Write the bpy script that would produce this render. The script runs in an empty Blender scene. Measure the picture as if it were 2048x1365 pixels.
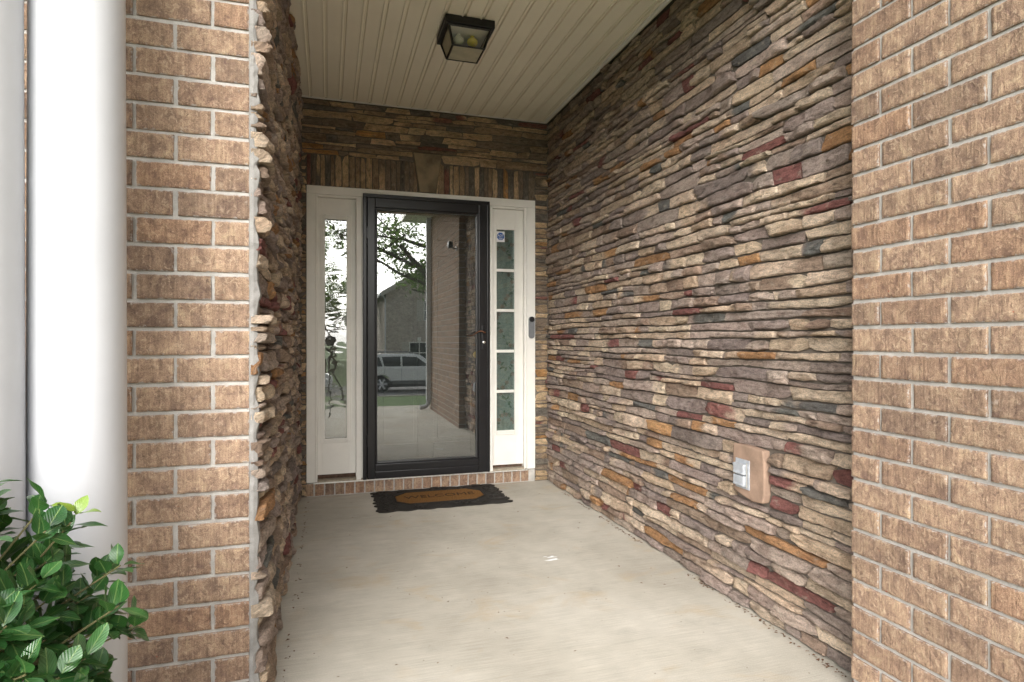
import bpy, bmesh, math, random
from mathutils import Vector, Matrix, noise as mn
R = math.radians
random.seed(7)
scn = bpy.context.scene
COL = scn.collection

# ------------------------------------------------------------------ camera, sky, sun, exposure
cam = bpy.data.cameras.new('camera'); camo = bpy.data.objects.new('camera', cam); COL.objects.link(camo)
camo.location = (0, 0, 1.12); camo.rotation_euler = (R(90), 0, -R(16.8945))
cam.sensor_width = 36; cam.lens = 36*1212.7/2048; cam.shift_y = -0.00154
cam.clip_start = 0.02; cam.clip_end = 600
scn.camera = camo
SUN_EL, SUN_AZ = R(30), R(-157)         # azimuth from +y; the bright part of the overcast sky is ahead-left of the porch
w = bpy.data.worlds.new('World'); scn.world = w; w.use_nodes = True
wn = w.node_tree; bg = wn.nodes['Background']
sky = wn.nodes.new('ShaderNodeTexSky'); sky.sky_type = 'NISHITA'; sky.sun_disc = False
sky.sun_elevation = SUN_EL; sky.sun_rotation = SUN_AZ
sky.air_density = 1.0; sky.dust_density = 4.0; sky.ozone_density = 1.0
hs = wn.nodes.new('ShaderNodeHueSaturation'); hs.inputs['Saturation'].default_value = 0.22
wn.links.new(sky.outputs[0], hs.inputs['Color']); wn.links.new(hs.outputs[0], bg.inputs[0])
bg.inputs[1].default_value = 0.15
sl = bpy.data.lights.new('sun', 'SUN'); slo = bpy.data.objects.new('sun', sl); COL.objects.link(slo)
sl.energy = 1.3; sl.angle = R(85); sl.color = (1, .975, .94)
_d = Vector((math.sin(SUN_AZ)*math.cos(SUN_EL), math.cos(SUN_AZ)*math.cos(SUN_EL), math.sin(SUN_EL)))
slo.rotation_euler = _d.to_track_quat('Z', 'Y').to_euler()
slo.location = _d*30
vs = scn.view_settings; vs.view_transform = 'Standard'; vs.look = 'None'; vs.gamma = 1; vs.use_curve_mapping = False
vs.exposure = 1.5
scn.render.engine = 'CYCLES'
scn.cycles.max_bounces = 10; scn.cycles.diffuse_bounces = 6; scn.cycles.transparent_max_bounces = 12

# ------------------------------------------------------------------ node material helpers
class NT:
    def __init__(s, name):
        s.m = bpy.data.materials.new(name); s.m.use_nodes = True
        s.t = s.m.node_tree; s.b = s.t.nodes['Principled BSDF']; s.out = s.t.nodes['Material Output']
    def n(s, typ, **kw):
        nd = s.t.nodes.new('ShaderNode'+typ)
        for k, v in kw.items():
            if k.startswith('_'): setattr(nd, k[1:], v)
            else: s.set(nd, k, v)
        return nd
    def set(s, nd, k, v):
        key = int(k[1:]) if k[0] == 'i' and k[1:].isdigit() else k.replace('__', ' ')
        inp = nd.inputs[key]
        if isinstance(v, bpy.types.NodeSocket): s.t.links.new(v, inp)
        elif isinstance(v, bpy.types.Node): s.t.links.new(v.outputs[0], inp)
        else:
            if isinstance(v, tuple) and len(v) == 3 and inp.type == 'RGBA': v = (*v, 1)
            inp.default_value = v
    def base(s, v): s.set(s.b, 'Base__Color', v)
    def p(s, **kw):
        for k, v in kw.items(): s.set(s.b, k, v)
    def pos(s): return s.n('NewGeometry').outputs['Position']
    def mapv(s, vec, scale, loc=(0, 0, 0)):
        return s.n('Mapping', Vector=vec, Scale=scale, Location=loc).outputs[0]
    def noise(s, vec, scale, detail=4, rough=.55, dist=0):
        return s.n('TexNoise', Vector=vec, Scale=scale, Detail=detail, Roughness=rough, Distortion=dist).outputs[0]
    def ramp(s, fac, *stops):
        nd = s.n('ValToRGB', Fac=fac); cr = nd.color_ramp
        while len(cr.elements) < len(stops): cr.elements.new(.5)
        for e, (p, c) in zip(cr.elements, stops):
            e.position = p; e.color = (*c, 1) if isinstance(c, tuple) else (c, c, c, 1)
        return nd.outputs[0]
    def mix(s, fac, a, b, blend='MIX'):
        nd = s.n('Mix'); nd.data_type = 'RGBA'; nd.blend_type = blend
        s.set(nd, 'i0', fac); s.set(nd, 'i6', a); s.set(nd, 'i7', b)
        return nd.outputs[2]
    def math(s, op, a, b=0.0, c=False):
        nd = s.n('Math'); nd.operation = op; nd.use_clamp = c
        s.set(nd, 'i0', a); s.set(nd, 'i1', b); return nd.outputs[0]
    def bump(s, h, strength=.5, dist=.01):
        b = s.n('Bump', Strength=strength, Distance=dist, Height=h)
        s.t.links.new(b.outputs[0], s.b.inputs['Normal'])

def simple(name, col, rough=.5, metal=0, spec=.5, nscale=30, namt=.12, bump=0, coat=0):
    k = NT(name); p = k.pos()
    f = k.noise(p, nscale, 4)
    lo = tuple(c*(1-namt) for c in col); hi = tuple(min(1, c*(1+namt)) for c in col)
    k.base(k.ramp(f, (.3, lo), (.7, hi)))
    k.p(Roughness=rough, Metallic=metal, Specular__IOR__Level=spec, Coat__Weight=coat)
    if bump: k.bump(k.noise(p, nscale*6, 5), bump, .004)
    return k.m

def mat_stone():
    k = NT('ledge_stone')
    col = k.n('Attribute', _attribute_name='col').outputs['Color']
    uv = k.n('UVMap', _uv_map='uv').outputs[0]
    st = k.noise(k.mapv(uv, (24, 62, 1)), 1, 6, .7, .25)       # strata along the stone
    fn = k.noise(k.mapv(uv, (150, 210, 1)), 1, 5, .75, .1)
    bl = k.noise(k.mapv(uv, (9, 16, 1), (3, 7, 0)), 1, 3, .5, .8)
    c = k.mix(1.0, col, k.ramp(st, (.34, .50), (.45, .88), (.54, 1.06), (.66, 1.30)), 'MULTIPLY')
    c = k.mix(1.0, c, k.ramp(fn, (.34, .62), (.5, 1.0), (.66, 1.26)), 'MULTIPLY')
    c = k.mix(k.ramp(bl, (.50, 0), (.62, .55)), c, k.mix(1.0, c, (.62, .56, .54), 'MULTIPLY'))
    c = k.mix(k.ramp(k.noise(k.mapv(uv, (22, 30, 1), (11, 2, 0)), 1, 4, .6), (.58, 0), (.68, .4)), c, (.55, .47, .38))
    k.base(c); k.p(Roughness=.88, Specular__IOR__Level=.3)
    h = k.math('ADD', k.math('MULTIPLY', st, .8), k.math('MULTIPLY', fn, .7))
    k.bump(h, 1.0, .03)
    return k.m

def mat_brick():
    k = NT('tan_brick'); p = k.pos()
    rnd = k.n('ObjectInfo').outputs['Random']
    off = k.n('CombineXYZ', X=k.math('MULTIPLY', rnd, 37.0), Y=k.math('MULTIPLY', rnd, 11.0), Z=k.math('MULTIPLY', rnd, 23.0)).outputs[0]
    v = k.n('VectorMath', i0=p, i1=off); pv = v.outputs[0]
    a = k.noise(k.mapv(pv, (26, 26, 20)), 1, 4, .6, .7)
    b = k.noise(k.mapv(pv, (150, 150, 7)), 1, 4, .6, .2)        # vertical wire cuts
    f = k.noise(pv, 420, 4, .7)
    a2 = k.noise(k.mapv(pv, (55, 55, 48), (6, 2, 3)), 1, 5, .7, 1.2)
    c = k.ramp(a, (.34, (.225, .152, .114)), (.47, (.318, .218, .156)), (.57, (.365, .253, .178)), (.68, (.44, .323, .22)))
    c = k.mix(k.ramp(a2, (.54, 0), (.62, .7)), c, (.49, .37, .265))
    c = k.mix(k.ramp(a2, (.36, .75), (.44, 0)), c, (.195, .128, .102))
    tint = k.ramp(rnd, (0, (.74, .73, .74)), (.3, (1.0, .99, .96)), (.6, (1.18, 1.17, 1.14)), (.85, (.88, .84, .82)), (1, (1.10, 1.0, .92)))
    c = k.mix(1.0, c, tint, 'MULTIPLY')
    c = k.mix(1.0, c, k.ramp(b, (.38, .82), (.6, 1.07)), 'MULTIPLY')
    c = k.mix(1.0, c, k.ramp(f, (.36, .66), (.62, 1.2)), 'MULTIPLY')
    red = k.noise(k.mapv(pv, (60, 60, 60), (5, 9, 1)), 1, 2, .5)
    c = k.mix(k.ramp(red, (.76, 0), (.79, .7)), c, (.34, .085, .05))
    e = k.n('Attribute', _attribute_name='edge').outputs['Fac']
    n1 = k.noise(k.mapv(pv, (70, 70, 70), (2, 1, 4)), 1, 4, .65)
    sm = k.math('SUBTRACT', k.math('MULTIPLY', n1, 1.9), k.math('ADD', e, .78))
    c = k.mix(k.ramp(sm, (.08, 0), (.30, .7)), c, (.47, .44, .41))
    spot = k.noise(k.mapv(pv, (33, 33, 33), (8, 3, 6)), 1, 3, .6)
    c = k.mix(k.ramp(spot, (.68, 0), (.78, .35)), c, (.62, .56, .48))
    k.base(c); k.p(Roughness=.9, Specular__IOR__Level=.25)
    h = k.math('ADD', k.math('MULTIPLY', a2, .9), k.math('ADD', k.math('MULTIPLY', b, .3), k.math('MULTIPLY', f, .45)))
    k.bump(h, .9, .009)
    return k.m

def mat_mortar(name='mortar', col=(.47, .45, .42)):
    k = NT(name); p = k.pos()
    a = k.noise(p, 24, 4); f = k.noise(p, 500, 4, .7)
    c = k.ramp(a, (.3, tuple(x*.82 for x in col)), (.7, tuple(min(1, x*1.12) for x in col)))
    c = k.mix(1.0, c, k.ramp(f, (.25, .8), (.65, 1.1)), 'MULTIPLY')
    k.base(c); k.p(Roughness=.95, Specular__IOR__Level=.2)
    k.bump(k.math('ADD', k.noise(p, 60, 3), f), .7, .005); return k.m

def mat_concrete():
    k = NT('broom_concrete'); p = k.pos()
    broom = k.noise(k.mapv(p, (5, 300, 1)), 1, 3, .7, .05)
    big = k.noise(p, 1.4, 5, .55, .4); med = k.noise(p, 9, 4)
    c = k.ramp(big, (.36, (.425, .395, .335)), (.52, (.485, .455, .39)), (.66, (.535, .505, .44)))
    c = k.mix(1.0, c, k.ramp(med, (.3, .93), (.7, 1.05)), 'MULTIPLY')
    c = k.mix(1.0, c, k.ramp(broom, (.36, .86), (.62, 1.07)), 'MULTIPLY')
    rust = k.noise(k.mapv(p, (3.2, 4.5, 1), (4.3, 1.7, 0)), 1, 4, .6, .6)
    c = k.mix(k.ramp(rust, (.56, 0), (.76, .5)), c, (.45, .33, .185))
    sp = k.n('TexVoronoi', Vector=p, Scale=26).outputs['Distance']
    sp2 = k.noise(p, 7, 2)
    c = k.mix(k.math('MULTIPLY', k.ramp(sp, (.05, 1.0), (.10, 0.0)), k.ramp(sp2, (.52, 0), (.6, .85))), c, (.13, .10, .08))
    dk = k.noise(k.mapv(p, (5, 7, 1), (9, 2, 0)), 1, 4, .65)
    c = k.mix(k.ramp(dk, (.60, 0), (.8, .35)), c, (.22, .21, .19))
    fine = k.noise(p, 300, 4, .7)
    c = k.mix(1.0, c, k.ramp(fine, (.36, .84), (.64, 1.1)), 'MULTIPLY')
    k.base(c); k.p(Roughness=.85, Specular__IOR__Level=.3)
    k.bump(k.math('ADD', broom, k.math('MULTIPLY', fine, .4)), .45, .004); return k.m

def mat_paint(name, col, rough=.45, dirt=.10, scale=5):
    k = NT(name); p = k.pos()
    a = k.noise(p, scale, 5, .6, .4); s = k.noise(k.mapv(p, (30, 30, 4)), 1, 4)
    c = k.ramp(a, (.3, tuple(x*(1-dirt) for x in col)), (.7, col))
    c = k.mix(k.ramp(s, (.62, 0), (.85, dirt*2)), c, tuple(x*y for x, y in zip(col, (.7, .62, .5))))
    k.base(c); k.p(Roughness=rough, Specular__IOR__Level=.45)
    k.bump(k.noise(p, 140, 3), .08, .002); return k.m

def mat_glass(name, refl=.25, rough=0.0, wav=0.0, tint=(.9, .93, .92), fres=True, wscale=(9, 9, 14)):
    k = NT(name); t = k.t
    gl = k.n('BsdfGlossy', Roughness=rough, Color=(1, 1, 1))
    tr = k.n('BsdfTransparent', Color=tint)
    lw = k.n('LayerWeight', Blend=.35)
    f = k.math('ADD', k.math('MULTIPLY', lw.outputs['Fresnel'], .6), refl, True) if fres else refl
    mx = k.n('MixShader', i0=f); t.links.new(tr.outputs[0], mx.inputs[1]); t.links.new(gl.outputs[0], mx.inputs[2])
    if wav:
        b = k.n('Bump', Strength=wav, Distance=.02, Height=k.noise(k.mapv(k.pos(), wscale), 1, 2, .5, .5))
        t.links.new(b.outputs[0], gl.inputs['Normal'])
    t.links.new(mx.outputs[0], k.out.inputs[0]); t.nodes.remove(k.b); return k.m

def mat_leaf(name, c0, c1, rough=.28):
    k = NT(name)
    uv = k.n('UVMap', _uv_map='uv').outputs[0]
    sx = k.n('SeparateXYZ', Vector=uv)
    ax = k.math('ABSOLUTE', sx.outputs[1])                     # distance from midrib
    vein = k.math('SINE', k.math('ADD', k.math('MULTIPLY', sx.outputs[0], 40.0), k.math('MULTIPLY', ax, -40.0)))
    rnd = k.n('ObjectInfo').outputs['Random']
    n1 = k.noise(k.pos(), 40, 3)
    c = k.mix(k.math('ADD', k.math('MULTIPLY', rnd, .6), k.math('MULTIPLY', n1, .4)), c0, c1)
    c = k.mix(k.ramp(vein, (.8, 0), (1, .12)), c, (.11, .21, .06))
    c = k.mix(k.ramp(ax, (.012, .6), (.04, 0)), c, (.25, .36, .12))
    k.base(c); k.p(Roughness=rough, Specular__IOR__Level=.6)
    tb = k.n('BsdfTranslucent', Color=(.10, .22, .03))
    k.bump(k.math('MULTIPLY', vein, .5), .22, .002)
    mx = k.n('MixShader', i0=.12, i1=k.b.outputs[0], i2=tb.outputs[0]); k.t.links.new(mx.outputs[0], k.out.inputs[0])
    return k.m

def mat_farbrick():
    k = NT('far_brick'); p = k.pos()
    sx = k.n('SeparateXYZ', Vector=p)
    v = k.n('CombineXYZ', X=k.math('ADD', sx.outputs[0], sx.outputs[1]), Y=sx.outputs[2], Z=0.0).outputs[0]
    br = k.n('TexBrick', Vector=v, Color1=(.42, .345, .285, 1), Color2=(.56, .48, .41, 1), Mortar=(.5, .46, .42, 1), Scale=1.0,
             Mortar__Size=.006, Brick__Width=.21, Row__Height=.08)
    c = k.mix(1.0, br.outputs[0], k.ramp(k.noise(p, 4, 5, .7), (.3, .7), (.7, 1.2)), 'MULTIPLY')
    k.base(c); k.p(Roughness=.9); return k.m

MAT = {}
MAT['stone'] = mat_stone(); MAT['brick'] = mat_brick(); MAT['mortar'] = mat_mortar()
MAT['fillet'] = mat_mortar('grey_fillet', (.30, .29, .275)); MAT['backing'] = mat_mortar('stone_backing', (.17, .145, .12)); MAT['concrete'] = mat_concrete()
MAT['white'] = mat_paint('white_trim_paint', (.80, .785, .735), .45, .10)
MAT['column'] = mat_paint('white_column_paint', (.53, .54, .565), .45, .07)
MAT['soffit'] = mat_paint('cream_vinyl_soffit', (.82, .765, .63), .42, .06, 3)
MAT['black'] = simple('black_door_enamel', (.009, .009, .0105), .28, 0, .4, 12, .25)
MAT['innerdoor'] = simple('dark_inner_door', (.028, .028, .03), .45, 0, .4, 8, .2)
MAT['lampmetal'] = simple('black_lamp_metal', (.012, .012, .012), .4, .2, .5, 30, .3)
MAT['doorglass'] = mat_glass('storm_glass', .115)
MAT['sideglass'] = mat_glass('sidelight_glass', .04, tint=(.8, .84, .82))
MAT['wavyglass'] = mat_glass('wavy_old_glass', .11, 0.0, .06, wscale=(4, 4, 9))
MAT['lampglass'] = mat_glass('lamp_glass', .03, .2, .25, (.93, .92, .86))
MAT['frost'] = simple('frosted_lamp_glass', (.40, .37, .26), .35, 0, .5, 20, .15)
MAT['bronze'] = simple('aged_bronze', (.10, .045, .025), .35, .8, .5, 40, .3)
MAT['steel'] = simple('bright_steel', (.65, .65, .62), .3, .9)
MAT['brass'] = simple('brass', (.6, .42, .16), .35, .9)
MAT['alu'] = simple('mill_aluminium', (.72, .70, .66), .35, .6, .5, 60, .2)
MAT['sillwood'] = simple('weathered_sill', (.30, .26, .20), .75, 0, .3, 40, .25, .3)
MAT['rotwood'] = simple('bare_brown_wood', (.095, .06, .042), .9, 0, .2, 50, .4, .4)
MAT['curtain'] = simple('sage_curtain', (.27, .305, .29), .9, 0, .2, 60, .12, .2)
MAT['vine'] = simple('print_dark_green', (.10, .15, .115), .9)
MAT['flower'] = simple('print_dusty_rose', (.27, .20, .18), .9)
MAT['doorbell'] = simple('grey_doorbell', (.16, .17, .18), .35)
MAT['dark'] = simple('dark_plastic', (.012, .012, .014), .3)
MAT['rubber'] = simple('black_rubber', (.022, .019, .016), .75, 0, .3, 60, .35, .6)
MAT['coir'] = simple('coir_fibre', (.21, .105, .035), .95, 0, .1, 140, .5, 1.0)
MAT['coirtext'] = simple('coir_dark_print', (.07, .04, .02), .95, 0, .1, 160, .5, .8)
MAT['outlet'] = simple('grey_outlet_metal', (.46, .49, .53), .4, .3, .5, 50, .15)
MAT['plate'] = simple('tan_accent_stone', (.27, .185, .135), .88, 0, .25, 14, .22, .35)
MAT['keystone'] = simple('grey_keystone', (.21, .165, .11), .85, 0, .3, 9, .5, .4)
MAT['paintmark'] = simple('white_paint_drip', (.66, .67, .68), .6)
MAT['stickerwhite'] = simple('sticker_white', (.8, .8, .8), .4, namt=.02)
MAT['stickerblue'] = simple('sticker_blue', (.015, .085, .32), .4, namt=.05)
MAT['bulbyellow'] = simple('yellow_bulb', (.72, .60, .04), .2)
MAT['bulbclear'] = simple('silver_bulb', (.75, .75, .72), .12)
MAT['leaf'] = mat_leaf('holly_leaf', (.016, .065, .019), (.05, .155, .036))
MAT['leafyoung'] = mat_leaf('young_leaf', (.13, .22, .03), (.22, .32, .035))
MAT['twig'] = simple('twig_bark', (.13, .12, .05), .85, bump=.4)
MAT['mulch'] = simple('brown_mulch', (.07, .045, .03), .95, nscale=60, namt=.5, bump=1)
MAT['litter'] = simple('dry_leaf_bits', (.12, .06, .03), .9, nscale=80, namt=.5)
MAT['wallpaint'] = simple('hall_wall', (.35, .31, .26), .8)
MAT['grass'] = simple('lawn_grass', (.085, .14, .035), .95, nscale=7, namt=.35, bump=1)
MAT['asphalt'] = simple('street_asphalt', (.19, .185, .18), .9, nscale=20, namt=.15, bump=.5)
MAT['carpaint'] = simple('white_car_paint', (.80, .80, .80), .2, 0, .5, 3, .02, coat=.8)
MAT['carglass'] = simple('tinted_car_glass', (.02, .025, .025), .08)
MAT['tyre'] = simple('tyre_rubber', (.02, .02, .02), .85)
MAT['rim'] = simple('alloy_rim', (.55, .55, .56), .3, .8)
MAT['trimgrey'] = simple('grey_cladding', (.12, .12, .12), .6)
MAT['taillamp'] = simple('red_lamp', (.35, .01, .01), .2)
MAT['farbrick'] = mat_farbrick()
MAT['shingle'] = simple('roof_shingle', (.16, .14, .125), .9, nscale=9, namt=.3, bump=.6)
MAT['shutter'] = simple('greige_shutter', (.50, .46, .40), .6)
MAT['bark'] = simple('tree_bark', (.12, .095, .075), .9, nscale=25, namt=.35, bump=.8)
k = NT('tree_leaf'); k.base(k.ramp(k.noise(k.pos(), 3, 3), (.3, (.05, .10, .02)), (.7, (.11, .19, .045)))); k.p(Roughness=.6)
_tb = k.n('BsdfTranslucent', Color=(.22, .34, .08)); _mx = k.n('MixShader', i0=.5, i1=k.b.outputs[0], i2=_tb.outputs[0]); k.t.links.new(_mx.outputs[0], k.out.inputs[0])
MAT['treeleaf'] = k.m
MAT['gutter'] = mat_paint('pale_gutter_paint', (.62, .65, .68), .4, .06)

# ------------------------------------------------------------------ mesh helpers
class MB:
    def __init__(s): s.v = []; s.f = []; s.uv = []; s.col = []; s.at = []
    def add(s, v, f):
        o = len(s.v); s.v += [tuple(p) for p in v]; s.f += [tuple(i+o for i in q) for q in f]; return s
    def box(s, x0, x1, y0, y1, z0, z1, b=0.0):
        if b <= 0:
            v = [(x, y, z) for x in (x0, x1) for y in (y0, y1) for z in (z0, z1)]
            return s.add(v, [(0, 1, 3, 2), (4, 6, 7, 5), (0, 4, 5, 1), (2, 3, 7, 6), (0, 2, 6, 4), (1, 5, 7, 3)])
        b = min(b, abs(x1-x0)*.45, abs(y1-y0)*.45, abs(z1-z0)*.45)
        bm = bmesh.new(); bmesh.ops.create_cube(bm, size=1)
        for q in bm.verts:
            q.co = ((x0+x1)/2+q.co.x*(x1-x0), (y0+y1)/2+q.co.y*(y1-y0), (z0+z1)/2+q.co.z*(z1-z0))
        bmesh.ops.bevel(bm, geom=bm.edges[:], offset=b, segments=2, affect='EDGES', profile=.6)
        bm.verts.index_update()
        s.add([q.co[:] for q in bm.verts], [[q.index for q in f.verts] for f in bm.faces]); bm.free(); return s
    def prism(s, poly, axis, a0, a1):
        n = len(poly)
        def P(p, a): return {'x': (a, p[0], p[1]), 'y': (p[0], a, p[1]), 'z': (p[0], p[1], a)}[axis]
        v = [P(p, a0) for p in poly]+[P(p, a1) for p in poly]
        f = [tuple(range(n))[::-1], tuple(range(n, 2*n))]+[(i, (i+1) % n, n+(i+1) % n, n+i) for i in range(n)]
        return s.add(v, f)
    def tube(s, pts, rad, seg=8, cap=True):
        pts = [Vector(p) for p in pts]; n = len(pts); rads = rad if isinstance(rad, (list, tuple)) else [rad]*n
        v = []; up = Vector((0.13, .27, 1)).normalized(); prev = None
        for i, p in enumerate(pts):
            d = (pts[min(i+1, n-1)]-pts[max(i-1, 0)]).normalized()
            a = d.cross(prev if prev else up)
            if a.length < 1e-4: a = d.cross(Vector((1, 0, 0)))
            a.normalize(); b = a.cross(d).normalized(); prev = b
            b2 = d.cross(a).normalized()
            for j in range(seg):
                t = 2*math.pi*j/seg; v.append(p+(a*math.cos(t)+b2*math.sin(t))*rads[i])
            prev = d.cross(a) if False else b
        f = [(i*seg+j, i*seg+(j+1) % seg, (i+1)*seg+(j+1) % seg, (i+1)*seg+j) for i in range(n-1) for j in range(seg)]
        if cap: f += [tuple(range(seg))[::-1], tuple((n-1)*seg+j for j in range(seg))]
        return s.add(v, f)
    def lathe(s, prof, cx, cy, seg=32, axis='z', cap=True):
        v = []; n = len(prof)
        for r, h in prof:
            for j in range(seg):
                t = 2*math.pi*j/seg; a, b = r*math.cos(t), r*math.sin(t)
                v.append({'z': (cx+a, cy+b, h), 'y': (cx+a, h, cy+b), 'x': (h, cx+a, cy+b)}[axis])
        f = [(i*seg+j, i*seg+(j+1) % seg, (i+1)*seg+(j+1) % seg, (i+1)*seg+j) for i in range(n-1) for j in range(seg)]
        if cap: f += [tuple(range(seg))[::-1], tuple((n-1)*seg+j for j in range(seg))]
        return s.add(v, f)

def mesh_of(name, v, f, mat, uv=None, col=None, at=None, smooth=False, fix=True):
    me = bpy.data.meshes.new(name); me.from_pydata(v, [], f)
    if fix:
        bm = bmesh.new(); bm.from_mesh(me); bmesh.ops.recalc_face_normals(bm, faces=bm.faces[:]); bm.to_mesh(me); bm.free()
    if uv:
        ul = me.uv_layers.new(name='uv'); buf = []
        for lp in me.loops: buf += uv[lp.vertex_index]
        ul.data.foreach_set('uv', buf)
    if col:
        ca = me.attributes.new('col', 'FLOAT_COLOR', 'POINT'); ca.data.foreach_set('color', [x for c in col for x in (*c, 1)])
    if at:
        ea = me.attributes.new('edge', 'FLOAT', 'POINT'); ea.data.foreach_set('value', at)
    if smooth:
        me.shade_smooth()
        if mat == 'stone': me.set_sharp_from_angle(angle=R(24))
    me.materials.append(MAT[mat]); me.update(); return me

def link(name, me, parent=None, loc=(0, 0, 0)):
    o = bpy.data.objects.new(name, me); COL.objects.link(o)
    loc = Vector(loc)
    if parent:
        o.parent = parent; pw = Vector(parent.get('_w', (0, 0, 0))); o.location = loc-pw; o['_w'] = tuple(loc)
    else: o.location = loc; o['_w'] = tuple(loc)
    return o
def build(name, mb, mat, parent=None, smooth=False, origin=None):
    """one mesh object; origin defaults to the centre of the base of its bounds"""
    xs, ys, zs = zip(*mb.v)
    o = Vector(origin) if origin else Vector(((min(xs)+max(xs))/2, (min(ys)+max(ys))/2, min(zs)))
    me = mesh_of(name, [Vector(p)-o for p in mb.v], mb.f, mat, smooth=False)
    if smooth:
        me.shade_smooth()
        try: me.set_sharp_from_angle(angle=R(40))
        except Exception: pass
    return link(name, me, parent, o)
def thing(name, label, cat, loc=(0, 0, 0), group=None):
    o = link(name, None, None, loc); tag(o, label, cat, group); return o
def tag(o, label, cat, group=None):
    o['label'] = label; o['category'] = cat
    if group: o['group'] = group
    return o
def text_mesh(txt, size, mat, extrude=0.0):
    cu = bpy.data.curves.new('lettering', 'FONT'); cu.body = txt; cu.size = size; cu.align_x = 'CENTER'; cu.align_y = 'CENTER'; cu.extrude = extrude
    ob = bpy.data.objects.new('lettering_tmp', cu); COL.objects.link(ob)
    dg = bpy.context.evaluated_depsgraph_get(); me = bpy.data.meshes.new_from_object(ob.evaluated_get(dg))
    COL.objects.unlink(ob); bpy.data.objects.remove(ob); me.materials.clear(); me.materials.append(MAT[mat]); return me

# ------------------------------------------------------------------ setting: ground behind and around
FZ = 2.8368            # soffit height
def gz(y):             # lawn falls from the porch walk to the street
    t = min(1, max(0, (-1.3-y)/9)); return -.06-1.05*(t*t*(3-2*t))
o = build('porch_floor', MB().box(-.215, 1.70, -1.3, 4.56, -.16, 0, .006), 'concrete'); o['kind'] = 'structure'
v = []; f = []; ys = [1.6, 0, -1.3, -2.3, -3.3, -4.5, -6, -8, -10.5, -15.5]
for y in ys: v += [(-40, y, gz(y)-.05), (40, y, gz(y)-.05)]
f = [(2*i, 2*i+1, 2*i+3, 2*i+2) for i in range(len(ys)-1)]
o = build('lawn', MB().add(v, f), 'grass'); o['kind'] = 'structure'
o = build('planting_bed', MB().box(-2.2, -.225, .2, 2.05, -.3, -.06), 'mulch'); o['kind'] = 'structure'
o = build('ground', MB().box(-250, 250, -300, 60, -1.6, -1.33), 'grass'); o['kind'] = 'structure'
o = build('kerb', MB().box(-60, 60, -15.7, -15.5, -1.33, -1.13), 'concrete'); o['kind'] = 'structure'
o = build('street', MB().box(-60, 60, -23.5, -15.7, -1.34, -1.25), 'asphalt'); o['kind'] = 'structure'
o = build('kerb', MB().box(-60, 60, -23.7, -23.5, -1.33, -1.13), 'concrete'); o['kind'] = 'structure'
o = build('far_verge', MB().box(-60, 60, -60, -23.7, -1.34, -1.14), 'grass'); o['kind'] = 'structure'

# ------------------------------------------------------------------ ledge stone walls
PAL = [((.65, .515, .385), 26), ((.58, .44, .315), 16), ((.38, .30, .258), 17), ((.30, .24, .212), 11), ((.45, .355, .295), 16),
       ((.175, .17, .155), 3.5), ((.27, .115, .10), 5), ((.45, .25, .12), 6), ((.38, .275, .205), 11), ((.51, .405, .33), 12)]
PAL_DOOR = [((.62, .45, .27), 22), ((.68, .50, .31), 14), ((.29, .225, .165), 26), ((.41, .295, .19), 22), ((.20, .175, .145), 11), ((.52, .29, .12), 7), ((.28, .13, .10), 4)]
CUR = PAL
def pick(rng):
    c = rng.choices(CUR, [q[1] for q in CUR])[0][0]; j = rng.uniform(.97, 1.27)
    return tuple(min(.8, x*j*rng.uniform(.985, 1.015)) for x in c)
def fb(x, y, z): return mn.noise((x, y, z))+.5*mn.noise((2.1*x, 2.1*y, 2.1*z+5))+.25*mn.noise((4.3*x, 4.3*y, 4.3*z+9))

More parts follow.
